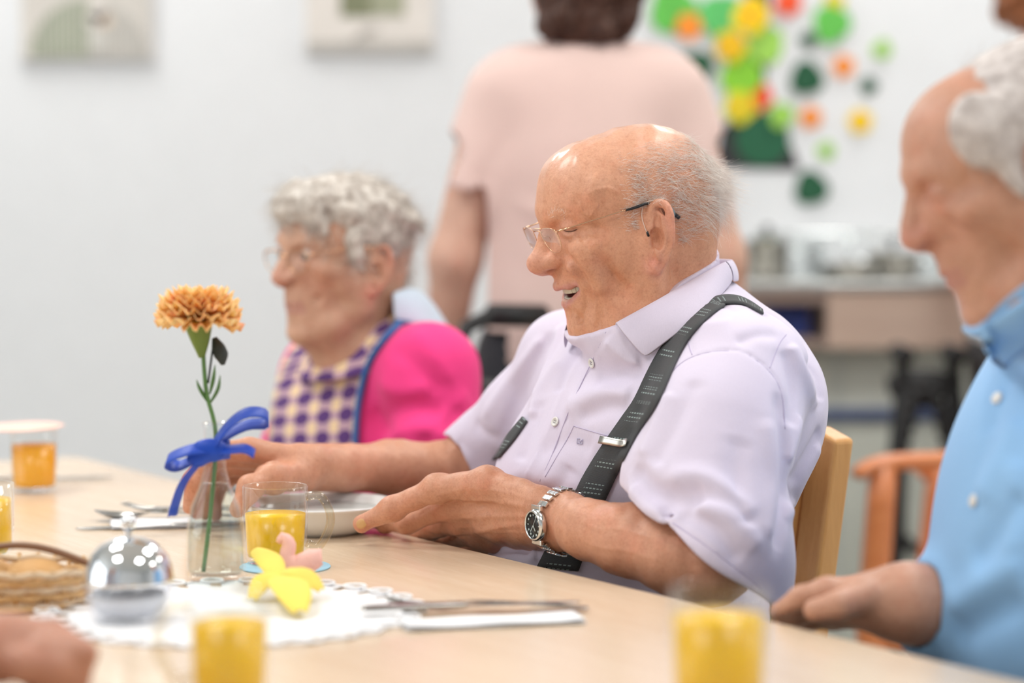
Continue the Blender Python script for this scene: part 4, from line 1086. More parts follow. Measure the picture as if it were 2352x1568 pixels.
# ================================================================ the other people
def chair_copy(src, label, C_, yaw):
    r = src.copy(); COL.objects.link(r); r['label'] = label
    r.location = (C_[0], C_[1], 0); r.rotation_euler = (0, 0, yaw)
    for c in src.children:
        d = c.copy(); COL.objects.link(d); d.parent = r; d.matrix_parent_inverse = Matrix.Translation(src.location).inverted()
    return r
def hair_volume(name, fr, mat, parent, build, h=.004, amp=.0035, scale=.012):
    s_ = Sculpt(); build(s_, fr); s_.noise(amp, scale, seed=21); s_.noise(amp * .5, scale * .4, seed=22)
    return sculpted(name, s_, h, mat, parent), s_
def eyes(fr, parent, look=0, y=32, f=70.5, u=31, r=12.2):
    for q in (-1, 1):
        o = lathe('eye', [(0, r / 1000)] + [(r / 1000 * math.sin(a), r / 1000 * math.cos(a)) for a in np.linspace(.1, 3.14, 14)], M_EYE, None, seg=24)
        M = Matrix(np.column_stack([fr.R[:, 1], fr.R[:, 2], fr.R[:, 0]]).tolist()).to_4x4(); M.translation = Vector(fr(f, q * y, u)); o.data.transform(M)
        o.parent = parent; o.matrix_parent_inverse = Matrix.Translation(parent.location).inverted()
        i = lathe('iris', [(0, .0003), (.0028, .0003), (.0058, 0), (.0060, -.0008)], M_IRIS, None, (0, 0, r / 1000 - .0006), 24); i.data.transform(M); i.parent = o
M_EYE = plain('eye_white', srgb(186, 172, 166), .3); M_IRIS = plain('iris_dark', srgb(58, 48, 44), .1)
SKIN_B = skin_mat('skin_old_woman', .5, .5, .12, .15); SKIN_C = skin_mat('skin_blue_man', .7, .45, .12, .3); SKIN_D = skin_mat('skin_standing', .5, .5, .1, .1)
# ---------------------------------------------------------------- old woman in the wheelchair
ow = np.array([P(850, 1000, 3.32)[0], 3.34]); OF = np.array([-.819, -.574, 0]); OL = np.array([.574, -.819, 0]); OR = np.stack([OF, OL, [0, 0, 1]], 1)
wom = thing('person', 'seated old woman with short white hair, pink top and purple checked bib', 'person', (ow[0], ow[1], .5))
fr_w = Frame(P(788, 616, 3.27), 36, 8, 0, .95)
wb = Sculpt(); head(wb, fr_w, ear=(.8, .95), nose=.88, jowl=.85, eyes='open')
for q in (-1, 1): wb.ell(fr_w(70, q * 40, -30), (.006, .006, .006), None, .004, 's')
wb.cone(fr_w(-30, 0, -20), P(845, 800, 3.30), .050, .056, .03); wb.cone(fr_w(25, 0, -70), P(800, 810, 3.27), .038, .05, .03)
wb.chain([P(845, 800, 3.30), P(855, 1000, 3.34), P(870, 1300, 3.36)], [.05, .10, .11], .04)
wb.chain([P(975, 850, 3.20), P(1005, 1040, 3.17), P(920, 1290, 3.14), P(830, 1400, 3.14)], [.045, .040, .034, .026], .02)
wb.chain([P(745, 850, 3.42), P(690, 1050, 3.40), P(660, 1290, 3.30), P(720, 1400, 3.22)], [.042, .038, .032, .025], .02)
for q, base in ((1, P(820, 1405, 3.13)), (-1, P(740, 1405, 3.21))):
    d_ = np.array([-.6, -.8 * q, 0]) if q > 0 else np.array([.6, -.5, 0])
    d_ /= np.linalg.norm(d_); sd = np.array([-d_[1], d_[0], 0]); wb.ell(base + d_ * .03, (.045, .036, .018), np.stack([d_, sd, [0, 0, 1]], 1), .012)
    for k in range(4):
        o_ = base + d_ * .065 + sd * (k - 1.5) * .017; L_ = (.05, .058, .054, .042)[k]
        wb.chain([o_, o_ + d_ * L_ * .5 - np.array([0, 0, .006]), o_ + d_ * L_ - np.array([0, 0, .022])], [.010, .009, .0075], .005)
    wb.chain([base + sd * .03, base + sd * .05 + d_ * .025, base + sd * .052 + d_ * .052], [.013, .011, .009], .006)
def fw(pts, d_, w_):
    h = [fr_w(*p) for p in resample2(pts, 9)]; wb.groove(h, d_, w_)
for q in (-1, 1):
    fw([(98, q * 17, 2), (84, q * 32, -20), (72, q * 38, -46)], .0035, .004); fw([(78, q * 26, -44), (72, q * 32, -62), (62, q * 34, -80)], .003, .004)
    fw([(80, q * 20, 41), (82, q * 34, 43), (72, q * 47, 38)], .003, .003); fw([(82, q * 22, 31), (83, q * 33, 31), (76, q * 44, 30)], .0022, .0024)
    fw([(84, q * 18, 18), (78, q * 34, 12), (68, q * 46, 16)], .0028, .004)
sculpted('body', wb, .0026, SKIN_B, wom, skin_tones(fr_w, (.60, .36, .25), 'shut', lips=(.52, .26, .22)))
eyes(fr_w, wom, f=69.6, r=12.2)
m_hairw = hair_mat('silver_hair', srgb(172, 160, 150), srgb(228, 222, 214), .6)
def bh(s_, fr):
    k = fr.s / 1000
    def E(c, r, kk=10, kind='u', rot=(0, 0, 0)): s_.ell(fr(*c), np.array(r) * k, fr.rot(*rot), kk * k, kind)
    E((-16, 0, 56), (92, 83, 76), 1); E((-52, 0, 40), (56, 72, 62), 12); E((20, 0, 92), (66, 66, 40), 14); E((-62, 0, -8), (36, 54, 44), 16)
    E((92, 0, 16), (60, 78, 66), 6, 's'); E((60, 0, -40), (80, 90, 60), 6, 's')
    for q in (-1, 1):
        E((2, q * 84, 2), (20, 16, 34), 6, 's'); E((26, q * 74, 40), (10, 8, 22), 8); s_.chain(fr.pts([(24, q * 77, 50), (20, q * 78, 22), (16, q * 76, 2)]), [.009, .008, .003], .006)
    E((-20, 0, -78), (90, 90, 40), 8, 's')
    for l0, l1, uu in ((-50, -34, 78), (-34, -12, 84), (-16, 8, 82), (0, 26, 84), (16, 44, 78), (34, 60, 62)):
        s_.chain(resample2(fr.pts([(30, l0, 118), (66, (l0 + l1) / 2, 98), (80 - abs(l1) * .35, l1, uu)]), 6), [.013, .013, .012, .010, .008, .004], .008)
    g = np.random.default_rng(4)
    for i in range(26):
        a = g.uniform(-1, 1) * 70; f0 = g.uniform(-76, 40)
        p0 = (f0, a, 118 - (a / 70) ** 2 * 40 - max(-f0 - 30, 0) * .6); p1 = (f0 - 26, a * 1.12, p0[2] - 16)
        s_.chain(fr.pts([p0, ((p0[0] + p1[0]) / 2, (p0[1] + p1[1]) / 2, (p0[2] + p1[2]) / 2 + 6), p1]), [.011, .012, .006], .008)
hv, hs = hair_volume('hair', fr_w, m_hairw, wom, bh, .004, .0018, .014)
Vh = np.zeros(len(hv.data.vertices) * 3, np.float32); hv.data.vertices.foreach_get('co', Vh); Vh = Vh.reshape(-1, 3).astype(float); Nh = np.zeros_like(Vh, dtype=np.float32); hv.data.vertices.foreach_get('normal', Nh.ravel()) if False else None
Nh = np.zeros(len(Vh) * 3, np.float32); hv.data.vertices.foreach_get('normal', Nh); Nh = Nh.reshape(-1, 3).astype(float)
ii = RNG.choice(len(Vh), 3200); loc = np.array([-.9, 0, -.35]) + RNG.normal(size=(3200, 3)) * .3; qq = fr_w.inv(Vh[ii]); loc[qq[:, 0] > 25] = np.array([.8, .35, -.7]) + RNG.normal(size=(int((qq[:, 0] > 25).sum()), 3)) * .25
dd = loc @ fr_w.R.T; dd = dd - Nh[ii] * (dd * Nh[ii]).sum(1)[:, None] + Nh[ii] * .2
strands('hair', Vh[ii] - Nh[ii] * .001, dd / np.linalg.norm(dd, axis=1)[:, None], RNG.uniform(.02, .045, 3200), m_hairw, wom, .00035, 5, .3, .2, None, 8)
# spectacles
gw = thing('spectacles', 'thin light spectacles on the old woman in the bib', 'glasses', fr_w(95, 0, 28))
for q in (1, -1):
    L_ = [np.array([94 - .0009 * l * l, q * l, u]) for l, u in ((11, 34), (22, 39), (44, 40), (57, 35), (58, 24), (50, 13), (34, 9), (18, 13), (11, 24))]
    lp = resample2([fr_w(*p) for p in L_ + [L_[0]]], 30); tube('lens_rim', lp, .0009, m_gold, gw, 6)
    bm = bmesh.new(); f_ = bm.faces.new([bm.verts.new(p) for p in lp[:-1]]); ex = bmesh.ops.extrude_face_region(bm, geom=[f_]); bmesh.ops.translate(bm, verts=[v for v in ex['geom'] if isinstance(v, bmesh.types.BMVert)], vec=Vector(fr_w.R[:, 0] * .001)); bmesh.ops.recalc_face_normals(bm, faces=bm.faces)
    bm_obj('lens', bm, m_lens, gw)
    tube('temple_arm', [fr_w(91, q * 58, 34), fr_w(70, q * 71, 36), fr_w(10, q * 79, 34), fr_w(-14, q * 82, 28)], .0011, m_gold, gw, 6, 12)
tube('bridge', [fr_w(94, 11, 32), fr_w(99, 0, 35), fr_w(94, -11, 32)], .0009, m_gold, gw, 6, 8)
# pink top
wt = Sculpt(); WT = tilt_rot(OR, 8)
wt.ell(P(865, 985, 3.35), (.125, .165, .17), WT, .04); wt.ell(P(870, 1200, 3.36), (.135, .165, .18), OR, .05)
wt.cone(P(870, 835, 3.32), P(985, 855, 3.20), .060, .060, .04); wt.cone(P(840, 830, 3.34), P(745, 860, 3.42), .058, .054, .04)
wt.ell(P(868, 800, 3.33), (.06, .08, .05), OR, .03)
wt.chain([P(988, 858, 3.20), P(1010, 1040, 3.17), P(940, 1270, 3.14)], [.062, .060, .050], .03); wt.chain([P(745, 860, 3.42), P(690, 1050, 3.40), P(662, 1270, 3.31)], [.054, .052, .045], .03)
wt.add('i', P(870, 1400, 3.3), 99, lambda p: .56 - p[:, 2], .004)
wt.chain([P(945, 1270, 3.14), P(850, 1350, 3.14)], [.040, .042], .004, 's'); wt.chain([P(845, 790, 3.29), P(790, 700, 3.26)], [.05, .08], .006, 's')
W0 = Sculpt(); W0.ops = list(wt.ops)
for px, d_, w_ in [([(870, 880), (930, 900), (990, 890)], -.008, .014), ([(880, 960), (950, 930), (1020, 950)], .008, .014), ([(1060, 930), (1010, 990), (960, 1030)], .012, .012), ([(1075, 900), (1030, 960), (990, 1020)], -.009, .012),
                    ([(900, 800), (960, 840), (1020, 900)], .006, .014), ([(850, 940), (900, 1000), (930, 1040)], .006, .014), ([(950, 760), (1000, 820), (1040, 880)], -.006, .014), ([(880, 1010), (960, 985), (1030, 1000)], -.008, .012)]:
    h = W0.hits(px, 2.6, 9); len(h) > 3 and wt.groove(h, d_, w_)
m_pink = cloth_mat('pink_jersey', srgb(242, 66, 138), 1., .05, .8, .1)
wtH = Hit(sculpted('pink_top', wt, .0045, m_pink, wom))
# bib
mbib = NT('purple_checked_cloth'); uvn = mbib.n('ShaderNodeUVMap', uv_map='u'); sx = mbib.n('ShaderNodeSeparateXYZ'); mbib.l(uvn.outputs[0], sx.inputs[0])
def cell(m, s_, fq, ph=0.): return mth(m, 'ABSOLUTE', mth(m, 'SUBTRACT', mth(m, 'FRACT', mth(m, 'ADD', mth(m, 'MULTIPLY', s_, fq), ph)), .5))
cu = cell(mbib, sx.outputs[0], 4.); cv = cell(mbib, sx.outputs[1], 1.75)
dot = mth(mbib, 'LESS_THAN', mth(mbib, 'ADD', mth(mbib, 'MULTIPLY', cu, cu), mth(mbib, 'MULTIPLY', cv, cv)), .105)
stripe = mth(mbib, 'MAXIMUM', mth(mbib, 'LESS_THAN', cu, .30), mth(mbib, 'LESS_THAN', cv, .22))
c_ = mbib.mix(mth(mbib, 'MULTIPLY', stripe, .75), srgb(240, 212, 172), srgb(176, 138, 176)); c_ = mbib.mix(dot, c_, srgb(92, 58, 122)); mbib.base(c_); mbib.set(Roughness=.85); mbib = mbib.m
bib, GB = strap('bib', [(712, 775), (668, 815), (642, 880), (628, 950), (622, 1010), (620, 1060)], [(958, 716), (905, 765), (860, 822), (838, 880), (824, 950), (818, 1060)], mbib, wom, 26, .004, .003, wtH, 12)
m_blue = cloth_mat('blue_piping', srgb(52, 110, 176), 1., .04)
tube('bib_piping', GB[:, -1] + np.array([0, -.002, .001]), .0042, m_blue, wom, 8)
# collar of the bib round the neck
ctr = P(845, 790, 3.30); rows = []
for r_, z_ in ((.066, .012), (.074, -.004), (.086, -.024), (.100, -.048)):
    rows.append([ctr + OR @ np.array([math.cos(a) * r_ * (.95 if math.cos(a) > 0 else .8), math.sin(a) * r_, z_ + .032 * (1 - math.cos(a))]) for a in np.linspace(-2.3, 2.3, 30)])
cg = grid('bib_collar', np.array(rows), mbib, wom, .003, sub=1); uv = cg.data.uv_layers.new(name='u'); vi = np.zeros(len(cg.data.loops), np.int32); cg.data.loops.foreach_get('vertex_index', vi)
uv.data.foreach_set('uv', np.stack([(vi % 30) / 29 * 2.4, (vi // 30) * .5], 1).astype(np.float32).ravel())
# pale blue towel behind her shoulders
m_towel = cloth_mat('pale_blue_towel', srgb(206, 222, 238), 1.6, .05, .9, .4)
Aa = [P(900, 690, 3.24), P(945, 668, 3.30), P(985, 690, 3.36), P(1030, 760, 3.38), P(1075, 830, 3.38), P(1100, 868, 3.38)]
Bb = [P(905, 740, 3.22), P(940, 745, 3.23), P(975, 770, 3.25), P(1005, 820, 3.27), P(1050, 870, 3.28), P(1085, 890, 3.30)]
A_ = resample2(Aa, 18); B_ = resample2(Bb, 18); mid = (A_ + B_) / 2 + np.array([.0, -.008, .022]); 
grid('towel', np.stack([A_, (A_ + mid) / 2 + np.array([0, 0, .006]), mid, (B_ + mid) / 2 + np.array([0, 0, .004]), B_]), m_towel, wom, .006, sub=1)
tube('towel_border', resample2(Bb, 24), .0045, plain('navy_border', srgb(66, 92, 140), .8), wom, 8)
legs(wom, ow, OF, OL, cloth_mat('grey_skirt_cloth', srgb(92, 92, 104)), m_shoe, .50, .072, .09, .40)
# wheelchair
wc_ = thing('wheelchair', 'black wheelchair under the old woman in the bib', 'wheelchair', (ow[0], ow[1], 0))
WC = ow - OF[:2] * .0
m_rub = plain('black_rubber', srgb(24, 24, 26), .55); m_frame = metal_mat('dark_frame', srgb(70, 72, 78), .35)
def wp(f, l, z): return np.array([WC[0] + OF[0] * f + OL[0] * l, WC[1] + OF[1] * f + OL[1] * l, z])
cbox(wc_, 'seat', -.20, .22, -.20, .20, .43, .485, m_rub, 0, .012, OF, OL, WC); 
bk = [cbox(wc_, 'backrest', -.24, -.215, -.19, .19, .52, .86, m_rub, .12, .01, OF, OL, WC)]
for q in (-1, 1):
    tube('back_tube', [wp(-.24, q * .215, .30), wp(-.27, q * .215, .70), wp(-.29, q * .215, .90), wp(-.33, q * .215, .945), wp(-.40, q * .215, .950)], .012, m_rub, wc_, 10, 16)
    tube('push_handle', [wp(-.35, q * .215, .950), wp(-.45, q * .215, .945)], .018, m_rub, wc_, 12)
    tube('armrest', [wp(-.22, q * .245, .685), wp(.28, q * .245, .685)], .026, m_rub, wc_, 12)
    tube('frame_tube', [wp(-.24, q * .215, .42), wp(.24, q * .215, .42), wp(.30, q * .20, .25), wp(.42, q * .16, .12)], .012, m_frame, wc_, 10, 14)
    ring = [wp(-.14 + .29 * math.cos(a), q * .27, .30 + .29 * math.sin(a)) for a in np.linspace(0, 2 * math.pi, 41)]
    w_ = tube('wheel', ring, .014, m_rub, wc_, 8)
    tube('hand_rim', [wp(-.14 + .25 * math.cos(a), q * .295, .30 + .25 * math.sin(a)) for a in np.linspace(0, 2 * math.pi, 41)], .007, m_frame, wc_, 8)
    for k in range(12): tube('spoke', [wp(-.14, q * .262, .30), wp(-.14 + .28 * math.cos(k * .5236), q * .27, .30 + .28 * math.sin(k * .5236))], .0015, m_frame, w_, 5)
    tube('castor', [wp(.27 + .07 * math.cos(a), q * .21, .085 + .07 * math.sin(a)) for a in np.linspace(0, 2 * math.pi, 21)], .014, m_rub, wc_, 8)
    cbox(wc_, 'footplate', .38, .50, *sorted((q * .04, q * .18)), .10, .115, m_rub, 0, .004, OF, OL, WC)
# ---------------------------------------------------------------- man in the blue shirt, right edge
BF = np.array([-.90, -.436, 0]); BL = np.array([.436, -.90, 0]); BR = np.stack([BF, BL, [0, 0, 1]], 1)
bc = np.array([P(2560, 1300, 2.20)[0], 2.20])
blu = thing('person', 'white haired man in a light blue shirt looking down at the right edge', 'person', (bc[0], bc[1], .5))
fr_b = Frame(P(2352, 422, 2.13), 3, 28, 0, 1.04)
bb = Sculpt(); head(bb, fr_b, ear=(.8, 1.0), nose=.80, jowl=.9)
bb.cone(fr_b(-34, 0, -20), P(2530, 820, 2.2), .056, .06, .03); bb.cone(fr_b(20, 0, -72), P(2490, 840, 2.19), .042, .045, .03)
bb.chain([P(2540, 830, 2.2), P(2600, 1050, 2.22), P(2580, 1350, 2.22)], [.06, .11, .12], .04)
bb.chain([P(2560, 880, 2.36), P(2420, 1240, 2.36), P(2260, 1400, 2.24), P(2080, 1385, 2.20), P(2000, 1382, 2.20)], [.05, .045, .040, .034, .027], .02)
for a, b in (((2000, 1370, 2.19), (1900, 1358, 2.195)), ((2000, 1380, 2.205), (1895, 1378, 2.215)), ((2000, 1392, 2.215), (1900, 1398, 2.235)), ((2000, 1400, 2.22), (1915, 1415, 2.25))): bb.cone(P(*a), P(*b), .015, .0135, .014)
def bfing(pts, rad): bb.chain([P(*p) for p in pts], rad, .006)
bfing([(1900, 1358, 2.195), (1840, 1372, 2.20), (1805, 1392, 2.205)], [.0125, .0105, .0085]); bfing([(1895, 1378, 2.215), (1828, 1392, 2.225), (1790, 1402, 2.235)], [.0125, .0105, .0085])
bfing([(1900, 1398, 2.235), (1835, 1410, 2.25), (1800, 1415, 2.26)], [.012, .010, .008]); bfing([(1915, 1415, 2.25), (1860, 1425, 2.27), (1830, 1428, 2.28)], [.011, .009, .0075])
bfing([(1985, 1370, 2.18), (1925, 1390, 2.165), (1870, 1400, 2.165)], [.015, .0125, .010])
bb.chain([P(2660, 880, 2.06), P(2730, 1270, 2.0), P(2640, 1500, 2.06), P(2560, 1640, 2.10)], [.05, .043, .036, .027], .02)
_h = P(2530, 1690, 2.10); bb.ell(_h, (.045, .036, .02), BR, .014)
for k in range(4): _o = _h + BF * .03 + BL * (k - 1.5) * .017; bb.chain([_o, _o + BF * .03 - np.array([0, 0, .008]), _o + BF * .048 - np.array([0, 0, .022])], [.010, .009, .0075], .005)
bb.chain([_h - BL * .02, _h - BL * .045 + BF * .02, _h - BL * .048 + BF * .042], [.014, .011, .009], .006)
def fb(pts, d_, w_): bb.groove([fr_b(*p) for p in resample2(pts, 9)], d_, w_)
for q in (-1, 1):
    fb([(98, q * 15, 0), (86, q * 30, -18), (76, q * 36, -42)], .0035, .004); fb([(80, q * 18, 41), (82, q * 32, 43), (72, q * 46, 38)], .003, .003); fb([(83, q * 22, 28), (84, q * 33, 27), (77, q * 44, 27)], .0024, .0024)
    fb([(80, q * 24, -46), (72, q * 32, -64), (60, q * 34, -78)], .0026, .004)
bbo = sculpted('body', bb, .003, SKIN_C, blu, skin_tones(fr_b, (.58, .32, .22), 'shut', lips=(.50, .24, .20)))
m_hairb = hair_mat('white_grey_hair', srgb(184, 174, 170), srgb(222, 214, 210), .6)
def bhb(s_, fr):
    k = fr.s / 1000
    def E(c, r, kk=10, kind='u'): s_.ell(fr(*c), np.array(r) * k, fr.rot(), kk * k, kind)
    E((-28, 0, 47), (88, 78.5, 66.5), 1); E((-60, 0, 30), (55, 66, 56), 12); E((-60, 0, -8), (40, 58, 40), 12)
    E((80, 0, 10), (66, 74, 74), 8, 's'); E((70, 0, -50), (90, 90, 70), 8, 's'); E((70, 0, 95), (60, 90, 34), 10, 's')
    for q in (-1, 1): E((24, q * 70, 62), (30, 16, 34), 10); E((20, q * 76, 24), (12, 7, 26), 8); E((0, q * 84, 2), (16, 16, 32), 6, 's')
    E((-20, 0, -78), (90, 90, 40), 8, 's')
hb, hbs = hair_volume('hair', fr_b, m_hairb, blu, bhb, .004, .0010, .018)
Vh = np.zeros(len(hb.data.vertices) * 3, np.float32); hb.data.vertices.foreach_get('co', Vh); Vh = Vh.reshape(-1, 3).astype(float)
Nh = np.zeros(len(Vh) * 3, np.float32); hb.data.vertices.foreach_get('normal', Nh); Nh = Nh.reshape(-1, 3).astype(float)
ii = RNG.choice(len(Vh), 2600); dd = (np.array([-.8, 0, -.6]) + RNG.normal(size=(2600, 3)) * .25) @ fr_b.R.T; dd = dd - Nh[ii] * (dd * Nh[ii]).sum(1)[:, None] + Nh[ii] * .1
strands('hair', Vh[ii] - Nh[ii] * .001, dd / np.linalg.norm(dd, axis=1)[:, None], RNG.uniform(.012, .028, 2600), m_hairb, blu, .0003, 5, .25, .2, None, 8)
bs = Sculpt(); BT = tilt_rot(BR, 4)
bs.ell(P(2625, 1010, 2.22), (.132, .185, .17), BT, .05); bs.ell(P(2555, 1360, 2.22), (.165, .175, .20), BR, .06); bs.ell(P(2590, 1180, 2.22), (.145, .18, .17), BR, .05)
bs.cone(P(2560, 860, 2.20), P(2665, 900, 2.06), .064, .066, .04); bs.cone(P(2540, 860, 2.23), P(2545, 905, 2.37), .062, .060, .04); bs.ell(P(2530, 800, 2.21), (.065, .08, .06), BR, .04)
bs.chain([P(2545, 905, 2.37), P(2425, 1235, 2.37), P(2270, 1400, 2.26), P(2150, 1405, 2.22)], [.064, .066, .058, .046], .03)
bs.chain([P(2670, 900, 2.06), P(2735, 1270, 2.0), P(2645, 1490, 2.06), P(2600, 1570, 2.08)], [.066, .062, .050, .042], .03)
bs.chain([P(2170, 1400, 2.225), P(2080, 1385, 2.20)], [.036, .040], .004, 's'); bs.chain([P(2490, 790, 2.17), P(2380, 640, 2.15)], [.05, .085], .006, 's')
_bA = P(2262, 722, 2.12); _bn = np.cross(P(2440, 560, 2.12) - _bA, np.array([.1, -1., 0])); _bn /= np.linalg.norm(_bn); _bn *= np.sign(_bn[2]); _bp = P(2400, 760, 2.14)
bs.add('u', _bp, .18, lambda p: np.maximum(np.maximum(bb(p) - .005, (p - _bA) @ _bn), np.linalg.norm(p - _bp, axis=1) - .15), .015)
bs.add('i', P(2560, 1500, 2.2), 99, lambda p: .56 - p[:, 2], .004)
B0 = Sculpt(); B0.ops = list(bs.ops)
for px, d_, w_ in [([(2352, 800), (2300, 900), (2270, 1000)], .007, .014), ([(2345, 960), (2300, 1060), (2250, 1150)], -.009, .016), ([(2352, 1130), (2290, 1230), (2230, 1300)], .009, .016), ([(2352, 1290), (2260, 1340), (2180, 1400)], -.009, .016),
                    ([(2352, 1380), (2270, 1420), (2190, 1470)], .009, .014), ([(2340, 1050), (2320, 1150), (2325, 1280)], -.006, .016), ([(2280, 760), (2272, 900), (2255, 1050), (2215, 1180)], .002, .003)]:
    h = B0.hits(px, 1.5, 9); len(h) > 3 and bs.groove(h, d_, w_)
m_bshirt = cloth_mat('light_blue_cotton', srgb(150, 196, 240), 1., .04, .8, .15)
bso = sculpted('blue_shirt', bs, .0045, m_bshirt, blu); bsH = Hit(bso)
def drape(S_, px, off, t0=1.3):
    out = []
    for x, y in px:
        h = S_.hit(x, y, t0); out.append(P(x, y, 2.1) if h is None else h + S_.normal(h, .005) * off)
    return np.array(out)
bothb = Hit(bbo, bso)
T1 = smooth_rows(drape(bothb, resample2([(2480, 560), (2420, 600), (2352, 650), (2300, 690), (2264, 730)], 12), .005), 4); T0_ = smooth_rows(drape(bothb, resample2([(2560, 700), (2480, 720), (2420, 740), (2360, 790), (2318, 850)], 12), .006), 4)
grid('collar', np.stack([T0_, (T0_ + T1) / 2 + np.array([-.006, -.006, 0]), T1]), m_bshirt, blu, .002, sub=1)
T2 = drape(bothb, resample2([(2262, 732), (2256, 760), (2262, 800), (2285, 830)], 6), .004); T3 = drape(bothb, resample2([(2268, 740), (2285, 775), (2300, 810), (2318, 845)], 6), .004)
grid('collar', np.stack([T2, T3]), m_bshirt, blu, .002)
for x, y in ((2292, 915), (2238, 1150)):
    h = drape(bsH, [(x, y)], .001)[0]; n_ = Vector(bsH.normal(h, .006)); o = lathe('button', [(0, .0015), (.005, .0018), (.006, .001), (.006, 0), (0, -.0004)], m_btn, None, seg=20)
    o.data.transform(Matrix.Translation(Vector(h)) @ n_.to_track_quat('Z', 'Y').to_matrix().to_4x4()); o.parent = blu; o.matrix_parent_inverse = Matrix.Translation(blu.location).inverted()
legs(blu, bc, BF, BL, m_trous, m_shoe, .50, .074, .10, .40)
chair_copy(ch, 'beech wood chair under the man in the light blue shirt', bc + BL[:2] * 0 + BF[:2] * .0, math.atan2(MF[0] * BF[1] - MF[1] * BF[0], MF[0] * BF[0] + MF[1] * BF[1]))
# ---------------------------------------------------------------- standing people behind
def stander(name_label, cx, Y, blouse_mat, hair_m, scale=1., face=(0, 1, 0), head_px=(1335, -38), seed=0, trousers=None, tone=(.60, .36, .27), hz=1.515):
    X = P(cx, 400, Y)[0]; F_ = np.array(face, float); L_ = np.array([-F_[1], F_[0], 0]); R_ = np.stack([F_, L_, [0, 0, 1]], 1); z = lambda v: v * scale
    t = thing('person', name_label, 'person', (X, Y, 0)); c = np.array([X, Y, 0])
    w = lambda f, l, u: c + F_ * f + L_ * l + np.array([0, 0, u * scale])
    yaw = 270 - math.degrees(math.atan2(F_[1], F_[0])) if False else math.degrees(math.atan2(-F_[1], -F_[0]))
    fr = Frame(w(.02, 0, hz), yaw, 6, 0, .96); b = Sculpt(); head(b, fr, ear=(.8, .85), nose=.8, jowl=.6)
    b.cone(fr(-25, 0, -25), w(0, 0, 1.33), .050, .055, .03)
    b.chain([w(0, 0, 1.33), w(0, 0, 1.15), w(0, 0, .92)], [.06, .10, .12], .04)
    for q in (-1, 1):
        b.chain([w(-.01, q * .145, 1.29), w(-.03, q * .215, 1.03), w(.03, q * .245, .80)], [.048, .042, .026], .02)
        h = w(.04, q * .247, .755); b.ell(h, (.022, .016, .045), R_, .015)
        for k in range(4): o_ = h + F_ * (k - 1.5) * .014 + np.array([0, 0, -.035]); b.chain([o_, o_ + np.array([0, 0, -.03]) - L_ * q * .004, o_ + np.array([0, 0, -.055]) - L_ * q * .014], [.009, .008, .007], .005)
        b.chain([h + F_ * .018, h + F_ * .035 - np.array([0, 0, .025]), h + F_ * .036 - np.array([0, 0, .05])], [.011, .010, .008], .006)
    sculpted('body', b, .0045, SKIN_D, t, skin_tones(fr, tone))
    s_ = Sculpt()
    s_.ell(w(-.01, 0, 1.16), (.130, .172, .22), R_, .04); s_.ell(w(0, 0, .95), (.150, .190, .22), R_, .06); s_.cone(w(-.01, -.10, 1.30), w(-.01, .10, 1.30), .078, .078, .05)
    for q in (-1, 1): s_.chain([w(-.01, q * .135, 1.285), w(-.025, q * .190, 1.13)], [.068, .068], .03)
    for q in (-1, 1):
        s_.chain([w(-.02, q * .190, 1.19), w(-.03, q * .220, 1.06)], [.054, .062], .006, 's')
    s_.add('i', c, 9, lambda p: .78 * scale - p[:, 2], .004)
    s_.add('i', w(0, 0, 1.2), .6, lambda p: np.where((np.abs((p - c) @ L_) > .165) & (p[:, 2] < 1.30 * scale), 1.14 * scale - p[:, 2], -1.), .004)
    s_.chain([w(.03, 0, 1.36), w(.05, 0, 1.45)], [.07, .09], .008, 's')
    g = np.random.default_rng(seed)
    s_.groove([w(-.14, l, 1.20 - .004 * abs(l)) for l in np.linspace(-.17, .17, 9)], .006, .006)
    for l in np.linspace(-.13, .13, 11): s_.groove([w(-.155, l + g.normal() * .006, 1.185), w(-.16, l + g.normal() * .012, 1.08), w(-.15, l * 1.15 + g.normal() * .015, .93)], .012 * g.uniform(.5, 1.4), .011)
    for q in (-1, 1):
        s_.groove([w(-.12, q * .10, 1.27), w(-.10, q * .165, 1.18), w(-.06, q * .19, 1.08)], .012, .012); s_.groove([w(-.13, q * .06, 1.1), w(-.12, q * .15, 1.13), w(-.08, q * .19, 1.15)], -.010, .014); s_.groove([w(-.13, q * .10, 1.0), w(-.12, q * .16, 1.06), w(-.06, q * .20, 1.12)], .010, .014)
    sculpted('blouse', s_, .006, blouse_mat, t)
    def bhs(s2, fr):
        k = fr.s / 1000
        def E(cc, r, kk=10, kind='u'): s2.ell(fr(*cc), np.array(r) * k, fr.rot(), kk * k, kind)
        E((-25, 0, 52), (98, 96, 80), 1); E((-60, 0, 0), (60, 92, 74), 20); E((-58, 0, -50), (46, 84, 46), 20); E((92, 0, 0), (64, 80, 76), 8, 's')
        for i in range(30):
            a = g.uniform(-1.5, 1.5); uu = g.uniform(-78, 60); s2.ell(fr(-60 - 52 * math.cos(a) * (1 - .3 * (uu < -50)), 84 * math.sin(a), uu), .016, None, .01)
    hair_volume('hair', fr, hair_m, t, bhs, .006, .004, .016)
    for q in (-1, 1):
        pass
    lg = Sculpt(); lg.ell(w(0, 0, .86), (.13, .185, .14), R_, .04)
    for q in (-1, 1): lg.chain([w(0, q * .10, .80), w(.01, q * .10, .45), w(0, q * .10, .07)], [.092, .068, .055], .03)
    lg.add('i', c, 9, lambda p: .04 - p[:, 2], .004); sculpted('trousers', lg, .009, trousers or m_trous, t)
